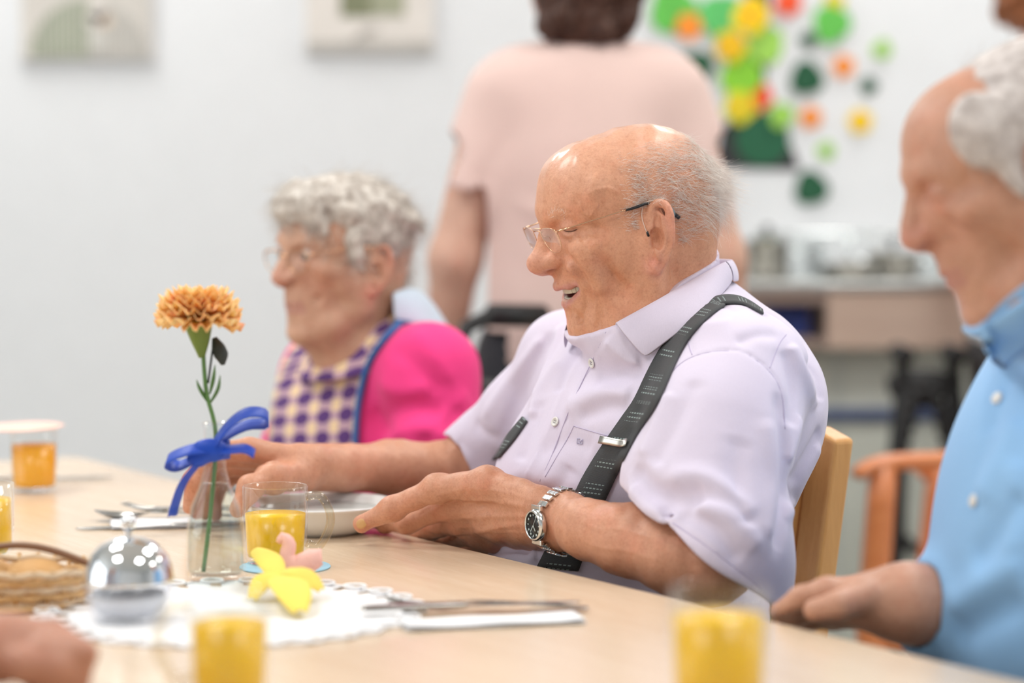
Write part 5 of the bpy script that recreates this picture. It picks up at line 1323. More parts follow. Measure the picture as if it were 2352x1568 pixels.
    for q in (-1, 1):
        f_ = Sculpt(); f_.ell(w(.05, q * .10, .04 / scale), (.13, .045, .045), R_, .01); f_.cone(w(-.02, q * .10, .045), w(-.01, q * .10, .09), .045, .042, .02); f_.add('i', c, 9, lambda p: .001 - p[:, 2], .004); sculpted('shoe', f_, .008, m_shoe, t)
    return t
m_blouse = cloth_mat('pale_pink_cotton', srgb(224, 196, 188), 1., .04, .85, .2)
m_hairk = hair_mat('dark_brown_hair', srgb(46, 28, 22), srgb(92, 62, 50), .55); m_hairr = hair_mat('auburn_hair', srgb(120, 70, 40), srgb(166, 104, 66), .55)
stander('standing woman with dark curly hair in a pale pink blouse, back to the table', 1348, 3.97, m_blouse, m_hairk, 1.0, (0, 1, 0), seed=3, tone=(.66, .42, .32), hz=1.455)
stander('auburn haired standing person mostly cut off by the top right corner', 2412, 4.52, cloth_mat('white_tunic', srgb(226, 226, 226)), m_hairr, 1.02, (.92, .39, 0), seed=5, hz=1.485)
# ---------------------------------------------------------------- hand of the diner at the lower left, body outside the picture
fp = thing('person', 'brown closed hand of a diner resting on the table at the lower left corner', 'person', (-.86, 1.52, .5))
fs = Sculpt(); FF = np.array([.80, .60, 0]); FL = np.array([-.60, .80, 0]); FR_ = np.stack([FF, FL, [0, 0, 1]], 1); fc = np.array([-.90, 1.50, 0])
fr_f = Frame(np.array([-.86, 1.53, 1.20]), math.degrees(math.atan2(-FF[1], -FF[0])), 10); head(fs, fr_f)
fs.cone(fr_f(-30, 0, -25), fc + np.array([0, 0, 1.02]), .055, .06, .03); fs.chain([fc + np.array([0, 0, 1.02]), fc + np.array([0, 0, .6])], [.07, .13], .04)
hp = P(60, 1470, 1.86); hp[2] = .785
el = fc + FF * .12 - FL * .25 + np.array([0, 0, .80]); fs.chain([fc - FL * .17 + np.array([0, 0, 1.0]), el, hp + np.array([-.07, -.03, .005])], [.05, .042, .028], .02)
el2 = fc + FF * .12 + FL * .25 + np.array([0, 0, .80]); fs.chain([fc + FL * .17 + np.array([0, 0, 1.0]), el2, fc + FF * .34 + FL * .16 + np.array([0, 0, .80])], [.05, .042, .028], .02)
fs.ell(hp + np.array([-.022, -.005, .006]), (.048, .032, .028), FR_, .016)
for k in range(4):
    o_ = hp + FF * (.012) + FL * (.024 - k * .017) + np.array([0, 0, .016 - k * .003])
    fs.chain([o_ - FF * .012, o_ + FF * .022 + np.array([0, 0, -.006]), o_ + FF * .016 - np.array([0, 0, .026]), o_ - FF * .010 - np.array([0, 0, .030])], [.0125, .0118, .0098, .0085], .005)
fs.chain([hp - FL * .030 - FF * .02, hp - FL * .034 + FF * .006 - np.array([0, 0, .006]), hp - FL * .026 + FF * .028 - np.array([0, 0, .016])], [.014, .0125, .0105], .008)
sculpted('body', fs, .0035, SKIN_C, fp, skin_tones(fr_f, (.50, .25, .17)))
ft = Sculpt(); ft.ell(fc + np.array([0, 0, .86]), (.14, .19, .20), FR_, .04); ft.ell(fc + np.array([0, 0, .66]), (.15, .19, .18), FR_, .04); ft.cone(fc - FL * .15 + np.array([0, 0, 1.0]), fc + FL * .15 + np.array([0, 0, 1.0]), .068, .068, .04)
for q, e_ in ((-1, el), (1, el2)): ft.chain([fc + FL * q * .17 + np.array([0, 0, 1.0]), e_], [.064, .056], .02)
ft.add('i', fc, 9, lambda p: .56 - p[:, 2], .004); sculpted('jumper', ft, .008, cloth_mat('grey_jumper', srgb(150, 150, 160)), fp)
legs(fp, fc[:2], FF, FL, m_trous, m_shoe, .50, .074, .10, .38)
chair_copy(ch, 'beech wood chair of the diner outside the picture at the lower left', fc[:2], math.atan2(MF[0] * FF[1] - MF[1] * FF[0], MF[0] * FF[0] + MF[1] * FF[1]))
# ================================================================ things on the table
m_glass = clear_mat('clear_glass')
m_hand = clear_mat('thick_glass', (.90, .87, .80, 1), 0, 1.8)
def juice_mat(name, c):
    m = NT(name); m.base(c); m.set(Roughness=.25); m.b.inputs['Subsurface Weight'].default_value = .2; m.b.inputs['Subsurface Radius'].default_value = (1, .6, .1); m.b.inputs['Subsurface Scale'].default_value = .01; return m.m
m_juice = juice_mat('orange_juice', srgb(255, 200, 0)); m_juice2 = juice_mat('deep_orange_juice', srgb(255, 180, 0))
def at0(o, par): o.parent = par; return o
def tumbler(c, r, h, level, label, juice, name='juice_glass', cat='glass', handle=None, foot=False, group=None):
    t = thing(name, label, cat, (c[0], c[1], TZ), 0, group); w = .0022; b = .007
    if foot: out = [(0, 0), (r * .62, 0), (r * .64, .002), (r * .40, .006), (r * .42, .010), (r * .80, .016), (r, .030), (r, h)]; inn = [(r - w, h), (r - w, .030), (r * .75, .019), (0, .016)]; b = .019
    else: out = [(0, .001), (r * .84, .001), (r * .9, .003), (r * .94, .010), (r, h * .6), (r, h - .001), (r - w * .5, h)]; inn = [(r - w, h - .001), (r - w, h * .6), (r * .94 - w, .012), (r * .85, b), (0, b - .001)]
    lathe('glass_body', out + inn, m_glass, None, seg=56).parent = t
    ri = r - w - .0004
    if foot: pj = [(0, .0175), (r * .74, .0205), (ri, .031), (ri, level), (0, level)]
    else: pj = [(0, b), (r * .85 - .0004, b + .0006), (r * .94 - w - .0004, .0125), (ri - (r * .06) * max(0, 1 - level / (h * .6)), level), (0, level)]
    lathe('juice', pj, juice, None, seg=48).parent = t
    if handle is not None:
        d = np.array([math.cos(handle), math.sin(handle), 0]); z0, z1 = h * .86, h * .22
        pts = [d * (r - .001) + [0, 0, z0], d * (r + .014) + [0, 0, z0 + .001], d * (r + .024) + [0, 0, h * .66], d * (r + .023) + [0, 0, h * .45], d * (r + .012) + [0, 0, z1], d * (r - .001) + [0, 0, z1 + .004]]
        tube('handle', pts, .0046, m_hand, None, 12, 26).parent = t
    return t
gA = tumbler(onZ(79, 1128, TZ), .0315, .083, .062, 'juice glass under a pink paper cover, farthest on the table', m_juice2)
pc = onZ(79, 1128, TZ); m_pinkp = plain('pink_paper', srgb(250, 206, 192), .7)
cov = thing('paper_cover', 'round pink paper cover on top of the farthest juice glass', 'cover', (pc[0], pc[1], TZ + .0832)); o = lathe('disc', [(0, 0), (.052, 0), (.053, .0008), (.052, .0014), (0, .0014)], m_pinkp, None, seg=40, wob=lambda a, z: .02 * math.sin(9 * a)); o.parent = cov; o.rotation_euler = (.02, -.02, 0); o.location = (-.014, .0, .0012)
gL = onZ(-34, 1318, TZ); m_coast = plain('light_blue_felt', srgb(168, 210, 230), .9, bump=.3)
def coaster(c, r, label):
    t = thing('coaster', label, 'coaster', (c[0], c[1], TZ)); lathe('disc', [(0, .0001), (r, .0001), (r + .0008, .001), (r, .002), (0, .002)], m_coast, None, seg=48).parent = t
coaster(onZ(-22, 1325, TZ), .045, 'light blue round coaster under the glass at the left edge')
tl = tumbler(gL, .0300, .092, .076, 'footed juice glass cut off by the left edge on a blue coaster', m_juice, foot=True); tl.location.z += .0021
gB = onZ(633, 1296, TZ); coaster(onZ(655, 1303, TZ), .047, 'blue round coaster under the mug in front of the bowl')
tb = tumbler(gB, .0345, .082, .052, 'glass mug of orange juice in front of the white bowl', m_juice, 'juice_mug', 'mug', handle=-.12); tb.location.z += .0021
gC = onZ(528, 1622, TZ); tumbler(gC, .0315, .088, .066, 'blurred juice mug at the bottom, nearest the camera left of centre', m_juice, 'juice_mug', 'mug', handle=math.pi - .1)
gD = onZ(1650, 1668, TZ); tumbler(gD, .0365, .103, .083, 'blurred juice glass in the foreground before the laughing man\'s elbow', m_juice)
# pink bird-like charm and yellow felt flower by the mug
m_pch = plain('pink_felt', srgb(250, 196, 184), .9, bump=.3); m_yel = plain('yellow_felt', srgb(248, 222, 104), .9, bump=.4); m_org = plain('orange_felt', srgb(244, 170, 70), .9)
chm = thing('charm', 'small curled pink felt charm standing in front of the glass mug', 'charm', onZ(680, 1352, TZ))
tube('curl', [onZ(690, 1344, TZ + .006), P(676, 1322, 2.405), P(712, 1296, 2.405), P(728, 1278, 2.405), P(700, 1290, 2.405), P(676, 1296, 2.405), P(660, 1276, 2.405), P(664, 1250, 2.405), P(650, 1232, 2.405), P(640, 1246, 2.405)], [.004, .005, .005, .006, .008, .010, .010, .008, .007, .003], m_pch, chm, 12, 40)
yf = thing('felt_flower', 'yellow felt flower lying on the white doily before the mug', 'decoration', onZ(640, 1370, TZ))
def petal(name, base, tip, w, lift, mat, parent, bend=.004):
    base = np.array(base); tip = np.array(tip); ax_ = tip - base; sd = np.cross(ax_, [0, 0, 1]); sd /= np.linalg.norm(sd); rows = []
    for t in np.linspace(0, 1, 9):
        ww = w * math.sin(math.pi * (t * .86 + .08)) ** .7; c = base + ax_ * t + np.array([0, 0, lift * math.sin(math.pi * t)])
        rows.append([c + sd * ww * s - np.array([0, 0, bend * s * s]) for s in np.linspace(-1, 1, 7)])
    return grid(name, np.array(rows), mat, parent, .0022, sub=1)
b_ = onZ(640, 1325, TZ + .022)
petal('petal', b_, P(590, 1258, 2.43), .015, .008, m_yel, yf); petal('petal', b_, onZ(578, 1372, TZ + .006), .017, .012, m_yel, yf); petal('petal', b_, onZ(740, 1352, TZ + .014), .019, .014, m_yel, yf)
petal('petal', b_, onZ(690, 1402, TZ + .010), .020, .012, m_yel, yf); petal('petal', b_, onZ(712, 1322, TZ + .020), .016, .008, m_yel, yf)
lathe('flower_centre', [(0, .008), (.006, .007), (.009, .003), (.009, 0), (0, -.002)], m_org, None, tuple(b_ + np.array([-.002, -.012, .004])), 24).parent = yf; yf.children[-1].matrix_parent_inverse = Matrix.Translation(yf.location).inverted()
# white soup plate held by the laughing man
bw = np.array([P(735, 1200, 2.775)[0], 2.775]); m_porc = plain('white_porcelain', srgb(236, 238, 238), .12, var=.01); m_porc.node_tree.nodes['Principled BSDF'].inputs['Coat Weight'].default_value = .4
pl = thing('soup_plate', 'white porcelain soup plate held between the laughing man\'s hands', 'bowl', (bw[0], bw[1], TZ))
lathe('bowl', [(0, .0005), (.050, .0005), (.052, .003), (.060, .006), (.074, .018), (.080, .030), (.0885, .0335), (.0888, .0350), (.0870, .0356), (.078, .0330), (.0715, .0195), (.057, .0085), (0, .007)], m_porc, None, seg=96).parent = pl
m_soup = plain('milky_soup', srgb(226, 230, 226), .1); lathe('soup', [(0, .0262), (.0755, .0262), (.0745, .024), (0, .024)], m_soup, None, seg=64).parent = pl
# cutlery
m_cut = metal_mat('cutlery_steel', srgb(168, 166, 162), .2)
def cut_frame(c, a, z=0.): return Matrix.Translation((c[0], c[1], TZ + z)) @ Matrix.Rotation(a, 4, 'Z')
def strip3(name, prof, mat, parent, M, thick=.0012, cols=5):
    """prof: (x along, half width, z, dish)"""
    rows = [[(x, w * s, z - d * (1 - s * s)) for s in np.linspace(-1, 1, cols)] for x, w, z, d in prof]
    G = np.array(rows).reshape(-1, 3); G = np.array([M @ Vector(v) for v in G]).reshape(len(prof), cols, 3)
    return grid(name, G, mat, parent, thick, sub=1)
def place(label, nm, c, a, z, build, cat='cutlery', group=None, tilt=0.):
    t = thing(nm, label, cat, (c[0], c[1], TZ + z), 0, group); M = Matrix.Translation((c[0], c[1], TZ + z)) @ Matrix.Rotation(a, 4, 'Z') @ Matrix.Rotation(tilt, 4, 'Y'); build(t, M); return t
def b_spoon(t, M):
    strip3('bowl', [(.000, .001, .0105, 0), (.006, .012, .0085, .002), (.018, .0195, .0065, .006), (.034, .0205, .0055, .007), (.050, .014, .0055, .004), (.060, .005, .0065, .001), (.066, .0035, .007, 0)], m_cut, t, M)
    strip3('handle', [(.064, .0036, .007, 0), (.090, .0030, .0075, 0), (.13, .0045, .0055, 0), (.165, .0075, .0035, 0), (.185, .008, .0025, 0), (.192, .004, .002, 0)], m_cut, t, M, .002)
def b_fork(t, M):
    for k in range(4): strip3('tine', [(0, .0006, .010, 0), (.012, .0013, .006, 0), (.030, .0014, .0035, 0), (.046, .0016, .005, 0)], m_cut, t, M @ Matrix.Translation((0, (k - 1.5) * .0052, 0)), .0014, 3)
    strip3('neck', [(.044, .0095, .005, .0), (.054, .0098, .005, .002), (.066, .006, .0065, .001), (.076, .0034, .0075, 0)], m_cut, t, M, .0014)
    strip3('handle', [(.074, .0034, .0075, 0), (.10, .0032, .008, 0), (.14, .0048, .006, 0), (.17, .0075, .004, 0), (.188, .007, .003, 0), (.193, .004, .003, 0)], m_cut, t, M, .002)
def b_knife(t, M):
    strip3('blade', [(0, .001, .0022, 0), (.008, .0055, .0022, 0), (.03, .0085, .0024, 0), (.08, .0085, .0026, 0), (.105, .0075, .003, 0), (.112, .005, .003, 0)], m_cut, t, M, .0012)
    strip3('handle', [(.108, .005, .003, 0), (.12, .0062, .0035, 0), (.16, .0072, .0038, 0), (.20, .0085, .0036, 0), (.212, .006, .0034, 0)], m_cut, t, M, .0045)
m_nap = cloth_mat('white_paper_napkin', srgb(240, 240, 242), .8, .01, .9, .05)
def napkin(c, a, lx, ly, label, name='napkin', wav=.0012):
    t = thing(name, label, 'napkin', (c[0], c[1], TZ)); M = Matrix.Translation((c[0], c[1], TZ)) @ Matrix.Rotation(a, 4, 'Z')
    for k in range(3):
        G = np.array([[M @ Vector((x * (1 - .012 * k), y * (1 - .02 * k), .0009 + .0011 * k + wav * (1 + math.sin(x * 70 + y * 45 + k)) * .5 + (.006 * max(0, abs(x / lx) - .35) if k == 2 else 0))) for y in np.linspace(-ly / 2, ly / 2, 9)] for x in np.linspace(-lx / 2, lx / 2, 15)])
        grid('fold', G, m_nap, t, .0006, sub=1)
    return t
nA = onZ(352, 1206, TZ); napkin(nA, .18, .10, .075, 'folded white paper napkin under the crossed spoon and forks', wav=.0010)
place('spoon with its bowl raised on the napkin beside the vase', 'spoon', onZ(216, 1196, TZ), .02, .003, b_spoon); place('knife sticking out from under the spoon on the napkin', 'knife', onZ(172, 1217, TZ), .16, .0, b_knife)
place('fork lying across the napkin, upper of the two forks', 'fork', onZ(280, 1188, TZ), -.30, .009, b_fork); place('second fork on the napkin, crossing under the first', 'fork', onZ(300, 1190, TZ), .12, .005, b_fork)
nB = onZ(190, 1108, TZ); place('knife beside the farthest juice glass', 'knife', onZ(262, 1100, TZ), math.pi + .22, .001, b_knife)
nC = onZ(1130, 1432, TZ); napkin(nC, .24, .17, .045, 'white paper napkin under the knife at the front of the table')
place('steel knife lying on the napkin at the front of the table', 'knife', onZ(1335, 1398, TZ), math.pi + .22, .005, b_knife); place('dark steel fork beside the front knife, tines by the doily', 'fork', onZ(885, 1398, TZ), -.08, .001, b_fork)
# doily
dc = onZ(530, 1408, TZ); m_doily = plain('white_lace_paper', srgb(244, 244, 246), .9, var=.01)
dl = thing('doily', 'large round white lace paper doily under the vase and sugar bowl', 'doily', (dc[0], dc[1], TZ))
bm = bmesh.new(); R0 = .172; n_ = 180; rings = []
for r_, zz in ((0, .0012), (.06, .0012), (.12, .0012), (.150, .0012), (R0, .0014)):
    rings.append([bm.verts.new((max(r_, .0001) * (1 + (.030 * abs(math.sin(14 * a)) if r_ == R0 else 0)) * math.cos(a), r_ * (1 + (.030 * abs(math.sin(14 * a)) if r_ == R0 else 0)) * math.sin(a), zz + (.0007 * math.sin(28 * a) if r_ > .14 else 0))) for a in np.linspace(0, 2 * math.pi, n_, endpoint=False)])
for i in range(len(rings) - 1):
    for k in range(n_):
        if i == 3 and (k % 6) in (2, 3): continue      # lace openings near the rim
        bm.faces.new([rings[i][k], rings[i + 1][k], rings[i + 1][(k + 1) % n_], rings[i][(k + 1) % n_]])
o = bm_obj('lace', bm, m_doily, None, smooth=True); o.parent = dl; s_ = o.modifiers.new('s', 'SOLIDIFY'); s_.thickness = .0007
rm = [(R0 * 1.0 * math.cos(a), R0 * math.sin(a), .0018) for a in np.linspace(0, 2 * math.pi, 91)]; tube('rim_loop', rm, .0014, m_doily, None, 6).parent = dl
for i in range(28):
    a0 = i * math.pi / 14; cc = np.array([R0 * math.cos(a0), R0 * math.sin(a0), .0022]); tube('scallop', [cc + np.array([.011 * math.cos(b), .011 * math.sin(b), .001]) for b in np.linspace(0, 2 * math.pi, 13)], .0016, m_doily, None, 5).parent = dl
# sugar bowl
sb = onZ(297, 1425, TZ); m_chrome = metal_mat('polished_chrome', srgb(236, 238, 240), .05); m_crys = clear_mat('ribbed_glass', (.95, .96, .98, 1), .03, 1.6)
su = thing('sugar_bowl', 'ribbed glass sugar bowl with a domed chrome lid on the doily', 'sugar bowl', (sb[0], sb[1], TZ + .0024))
lathe('glass_body', [(0, .001), (.030, .001), (.034, .004), (.039, .020), (.0405, .034), (.038, .034), (.036, .020), (.030, .006), (0, .005)], m_crys, None, seg=120, wob=lambda a, z: .022 * math.cos(24 * a) if .003 < z < .032 else 0).parent = su
lathe('sugar', [(0, .006), (.028, .0065), (.034, .018), (.033, .024), (0, .028)], plain('white_sugar', srgb(240, 240, 240), .9, bump=.8), None, seg=32).parent = su
ld = lathe('lid', [(.0405, .034), (.0415, .0355), (.0405, .038), (.0395, .046), (.035, .058), (.026, .068), (.014, .0735), (.005, .0755), (0, .0758)], m_chrome, None, seg=64); ld.parent = su
kb = lathe('knob', [(.003, .075), (.0028, .080), (.006, .084), (.0075, .089), (.006, .094), (0, .0965)], m_chrome, None, seg=32); kb.parent = ld
# bread basket at the left edge
bk_ = onZ(40, 1385, TZ); m_wick = wood_mat('wicker_tan', srgb(196, 150, 96), srgb(226, 186, 132), 3, .6); m_wickd = wood_mat('wicker_brown', srgb(120, 84, 60), srgb(150, 110, 82), 3, .6); m_wickl = wood_mat('wicker_pale', srgb(206, 178, 146), srgb(228, 204, 172), 3, .6)
ba = thing('bread_basket', 'low wicker basket with a brown handle at the left edge', 'basket', (bk_[0], bk_[1], TZ))
for k in range(5):
    a_, b2_ = .062 + .0035 * k, .045 + .003 * k; tube('wicker_band', [(a_ * math.cos(t) , b2_ * math.sin(t), .005 + .0075 * k + .0012 * math.sin(14 * t + k * 3)) for t in np.linspace(0, 2 * math.pi, 73)], .0034, m_wick if k % 2 else m_wickl, None, 6).parent = ba
for k in range(26):
    t = 2 * math.pi * k / 26; tube('wicker_stake', [(.061 * math.cos(t), .044 * math.sin(t), .002), (.077 * math.cos(t), .058 * math.sin(t), .040)], .0022, m_wick, None, 6).parent = ba
lathe('base', [(0, .001), (.060, .001), (.060, .004), (0, .004)], m_wick, None, seg=40).parent = ba; ba.children[-1].scale = (1, .73, 1)
tube('handle', [(-.074 + .148 * t, .0, .036 + .020 * math.sin(math.pi * t)) for t in np.linspace(0, 1, 17)], .0035, m_wickd, None, 8).parent = ba
for i, (x, y, r_) in enumerate(((-.028, .006, .026), (.02, -.006, .028))):
    t = thing('bread_roll', ('golden bread roll in the wicker basket, nearer the sugar bowl' if x > 0 else 'golden bread roll in the wicker basket, cut off by the left edge'), 'bread', (bk_[0] + x, bk_[1] + y, TZ + .006))
    q = Sculpt(); q.ell((bk_[0] + x, bk_[1] + y, TZ + .0045 + r_ * .72), (r_ * 1.1, r_, r_ * .72), None, .001); q.groove([(bk_[0] + x - .02, bk_[1] + y, TZ + .01 + r_ * 1.4), (bk_[0] + x + .02, bk_[1] + y, TZ + .01 + r_ * 1.4)], .003, .003)
    sculpted('crust', q, .002, plain('bread_crust', srgb(206, 158, 100), .6, var=.15, bump=.5), t)
# ---------------------------------------------------------------- vase, carnation, ribbon
vb = onZ(496, 1338, TZ); VX, VY = vb[0], vb[1]
vs_ = thing('vase', 'slim clear glass bottle vase half filled with water', 'vase', (VX, VY, TZ + .0024))
lathe('glass_body', [(0, .001), (.027, .001), (.0295, .004), (.030, .012), (.0295, .050), (.025, .075), (.016, .096), (.0115, .112), (.0108, .150), (.0128, .158), (.0118, .160), (.0098, .157), (.0092, .150), (.0098, .112), (.0142, .096), (.0232, .075), (.0275, .050), (.028, .012), (.026, .007), (0, .006)], m_glass, None, seg=56).parent = vs_
m_water = clear_mat('water', (.93, .96, .94, 1), 0, 1.33)
lathe('water', [(0, .0064), (.0256, .0074), (.0276, .012), (.0271, .050), (.0229, .0745), (.0139, .0955), (.0125, .099), (0, .099)], m_water, None, seg=48).parent = vs_
m_stem = plain('stem_green', srgb(96, 136, 74), .5, var=.1); m_calyx = plain('calyx_green', srgb(112, 136, 52), .5, var=.1)
m_pet = NT('carnation_petal'); m_pet.base(m_pet.ramp(m_pet.noise(55, 3), [(.35, srgb(255, 206, 140)), (.6, srgb(255, 184, 118)), (.75, srgb(254, 160, 124))])); m_pet.set(Roughness=.6); m_pet.b.inputs['Subsurface Weight'].default_value = .25; m_pet.b.inputs['Subsurface Radius'].default_value = (1, .5, .2); m_pet.b.inputs['Subsurface Scale'].default_value = .006; m_pet = m_pet.m
Zf = P(452, 748, VY)[2]; fcx = P(456, 748, VY)[0]
ca = thing('carnation', 'orange carnation with a long green stem standing in the vase', 'flower', (VX, VY, TZ + .01))
tube('stem', [(VX - .012, VY - .004, TZ + .012), (VX - .004, VY, TZ + .08), (VX + .001, VY, TZ + .15), (P(474, 900, VY)[0], VY, P(474, 900, VY)[2]), (fcx + .004, VY, Zf - .020)], .0022, m_stem, ca, 8, 24)
tube('calyx', [(fcx + .003, VY, Zf - .032), (fcx + .002, VY, Zf - .018), (fcx, VY, Zf + .002)], [.003, .0095, .0145], m_calyx, ca, 14, 8)
g = np.random.default_rng(12)
for i in range(46):
    a = i * 2.39996; lay = i / 46; tilt = .12 + 1.95 * (1 - lay) ** .9; L_ = .030 + .011 * (1 - lay) + .005 * g.random(); w = .017 + .004 * g.random(); rows = []
    d = np.array([math.cos(a), math.sin(a), 0]); sd = np.array([-math.sin(a), math.cos(a), 0]); ph = g.uniform(0, 6)
    for t in np.linspace(0, 1, 7):
        th = tilt * (t ** .8); rr = .003 + L_ * t * math.sin(min(.25 + tilt * .8, 1.75)); zz = L_ * t * math.cos(.1 + tilt * .86) * .9 + .006 * math.sin(t * 2)
        ww = w * (.25 + .9 * t); c = np.array([fcx, VY, Zf + .004]) + d * rr + np.array([0, 0, zz])
        rows.append([c + sd * ww * s * .8 + (d * .5 + np.array([0, 0, 1])) * (.0045 * t * t * math.sin(s * 9 + ph)) + d * (-.006 * s * s * t) for s in np.linspace(-1, 1, 11)])
    o = grid('petal', np.array(rows), m_pet, ca, .0006)
for (x0, y0, x1, y1, x2, y2) in ((478, 925, 458, 890, 452, 872), (480, 930, 500, 895, 506, 862), (482, 905, 490, 870, 494, 838)):
    p0, p1, p2 = P(x0, y0, VY), P(x1, y1, VY - .004), P(x2, y2, VY - .006); A = resample2([p0, p1, p2], 9); sd = np.array([.5, .8, 0]) * .003; wv = np.sin(np.linspace(.25, 3.1, 9))[:, None]
    grid('leaf', np.stack([A - sd * wv, A + np.array([0, .0005, 0]), A + sd * wv]), m_stem, ca, .0008)
bud = P(506, 806, VY + .01); m_bud = plain('dark_bud', srgb(52, 58, 54), .6)
tube('bud', [P(492, 775, VY + .01), P(500, 795, VY + .01), P(508, 815, VY + .01), P(512, 838, VY + .01)], [.0025, .0068, .0075, .002], m_bud, ca, 12, 12); tube('stem', [P(478, 880, VY), P(486, 820, VY + .006), P(492, 776, VY + .01)], .0012, m_bud, ca, 6, 10)
m_rib = NT('blue_ribbon'); m_rib.base(srgb(8, 74, 196)); m_rib.set(Roughness=.45); m_rib.b.inputs['Alpha'].default_value = .8; m_rib.b.inputs['Sheen Weight'].default_value = .1; m_rib = m_rib.m
kn = P(482, 1032, VY); rb = thing('ribbon', 'blue organza ribbon bow tied round the neck of the vase', 'ribbon', kn)
def band(name, pts, w, wdir, par=rb):
    A = resample2(pts, 26); wd = np.array(wdir, float); wd /= np.linalg.norm(wd); tw = np.linspace(0, 1, 26)[:, None]
    return grid(name, np.stack([A - wd * w, A - wd * w * .3 + [0, 0, .0006], A + wd * w * .3 - [0, 0, .0004], A + wd * w]), m_rib, par, .0006)
q = lambda x, y, d=0.: P(x, y, VY - .012 + d)
band('bow_loop', [q(484, 1030, -.006), q(440, 1032, -.012), q(395, 1048, -.010), q(382, 1062, 0), q(410, 1070, .010), q(455, 1050, .004), q(484, 1036)], .0085, (.1, .8, .6))
band('bow_loop', [q(486, 1028, -.004), q(520, 980, -.010), q(565, 948, -.008), q(610, 950, .004), q(614, 972, .014), q(570, 975, .014), q(520, 1000, .006), q(488, 1034)], .0085, (-.1, .8, .55))
band('ribbon_tail', [q(480, 1036, -.004), q(450, 1070, -.010), q(420, 1110, -.012), q(402, 1160, -.006), q(396, 1185, 0)], .0055, (.75, .6, .1)); band('ribbon_tail', [q(490, 1034, -.004), q(525, 1032, -.012), q(562, 1030, -.020), q(585, 1042, -.024)], .0060, (.1, .7, .7))
ng = [np.array([VX + .0150 * math.cos(a), VY + .0150 * math.sin(a), kn[2]]) for a in np.linspace(0, 2 * math.pi, 25)]
grid('neck_band', np.stack([np.array(ng) + [0, 0, -.009], np.array(ng) * [1, 1, 1], np.array(ng) + [0, 0, .009]]), m_rib, rb, .001)
ks = Sculpt(); ks.ell(kn + np.array([.002, -.017, .001]), (.019, .008, .012), None, .004); ks.ell(kn + np.array([-.010, -.018, -.007]), (.011, .007, .009), None, .004); ks.groove([kn + np.array([-.012, -.022, .004]), kn + np.array([.012, -.022, -.004])], .003, .002); ks.groove([kn + np.array([-.010, -.022, -.006]), kn + np.array([.006, -.022, .008])], .002, .002)
sculpted('knot', ks, .0018, m_rib, rb)
# ================================================================ background
# pictures on the wall
m_cream = plain('cream_print', srgb(226, 220, 214), .7); m_white = plain('white_frame', srgb(232, 232, 232), .5); m_sage = plain('sage_print', srgb(138, 148, 120), .7); m_grey = plain('warm_grey_print', srgb(184, 180, 174), .7); m_pale = plain('pale_rib_print', srgb(208, 206, 200), .7)
def wx(px): return P(px, 400, WALLY)[0]
def wz(py): return P(1176, py, WALLY)[2]
def pic(x0, x1, yb, label):
    X0, X1, Z0 = wx(x0), wx(x1), wz(yb); H = (X1 - X0) * 1.38; t = thing('picture', label, 'picture', ((X0 + X1) / 2, WALLY - .012, Z0))
    box('backing', (X0, WALLY - .016, Z0), (X1, WALLY - .001, Z0 + H), m_white, t, bevel=.001); box('print', (X0 + .004, WALLY - .0175, Z0 + .004), (X1 - .004, WALLY - .016, Z0 + H - .004), m_cream, t, bevel=0); return t, X0, X1, Z0, H
def disc(name, cx, cz, r, a0, a1, mat, par, y, th=.0015, n=28):
    pts = [(cx + r * math.cos(a), cz + r * math.sin(a)) for a in np.linspace(a0, a1, n)]
    return outline_slab(name, pts, th, mat, par, Matrix.Translation((0, y, 0)), 0)
t, X0, X1, Z0, H = pic(52, 358, 140, 'framed print of a green half circle behind ribbed stripes, upper left'); cx = (X0 + X1) / 2 + .005
disc('half_circle', cx, Z0 + .006, .128, math.pi / 2, math.pi, m_sage, t, WALLY - .0190).data.materials[0]
bmq = outline_slab('half_circle', [(cx, Z0 + .006)] + [(cx + .128 * math.cos(a), Z0 + .006 + .128 * math.sin(a)) for a in np.linspace(math.pi / 2, math.pi, 24)], .0015, m_sage, t, Matrix.Translation((0, WALLY - .0192, 0)), 0)
outline_slab('half_circle', [(cx, Z0 + .006)] + [(cx + .128 * math.cos(a), Z0 + .006 + .128 * math.sin(a)) for a in np.linspace(0, math.pi / 2, 24)], .0015, m_grey, t, Matrix.Translation((0, WALLY - .0192, 0)), 0)
for k in range(22): x = X0 + .012 + k * (X1 - X0 - .024) / 21; box('rib', (x - .0022, WALLY - .0206, Z0 + .006), (x + .0022, WALLY - .0195, Z0 + H - .006), m_pale, t, bevel=0)
for dx, dz, r, m in ((.022, .105, .022, m_cream), (.035, .088, .018, plain('peach_print', srgb(224, 206, 188), .7)), (.012, .085, .016, m_cream), (.02, .045, .020, m_pale)): disc('flower_print', cx + dx, Z0 + dz, r, 0, 6.2, m, t, WALLY - .0222)
t, X0, X1, Z0, H = pic(702, 1000, 124, 'framed cream print with a dark green block, right of the half circle print')
box('green_block', (wx(785), WALLY - .019, wz(40)), (wx(855), WALLY - .0177, wz(-60)), plain('olive_print', srgb(128, 132, 104), .7), t, bevel=0); box('green_block', (wx(855), WALLY - .0188, wz(38)), (wx(932), WALLY - .0177, wz(-60)), plain('pale_olive_print', srgb(164, 166, 142), .7), t, bevel=0)
box('grey_band', (X0 + .006, WALLY - .0186, Z0 + .006), (X1 - .006, WALLY - .0177, Z0 + .026), m_grey, t, bevel=0)
for k in range(6): a = k * .35; tube('line_print', [(wx(850) + .02 * math.cos(a + u) * (1 + k * .3), WALLY - .0185, wz(85) + .018 * math.sin(a * 2 + u)) for u in np.linspace(0, 2.5, 9)], .0009, m_grey, t, 5)
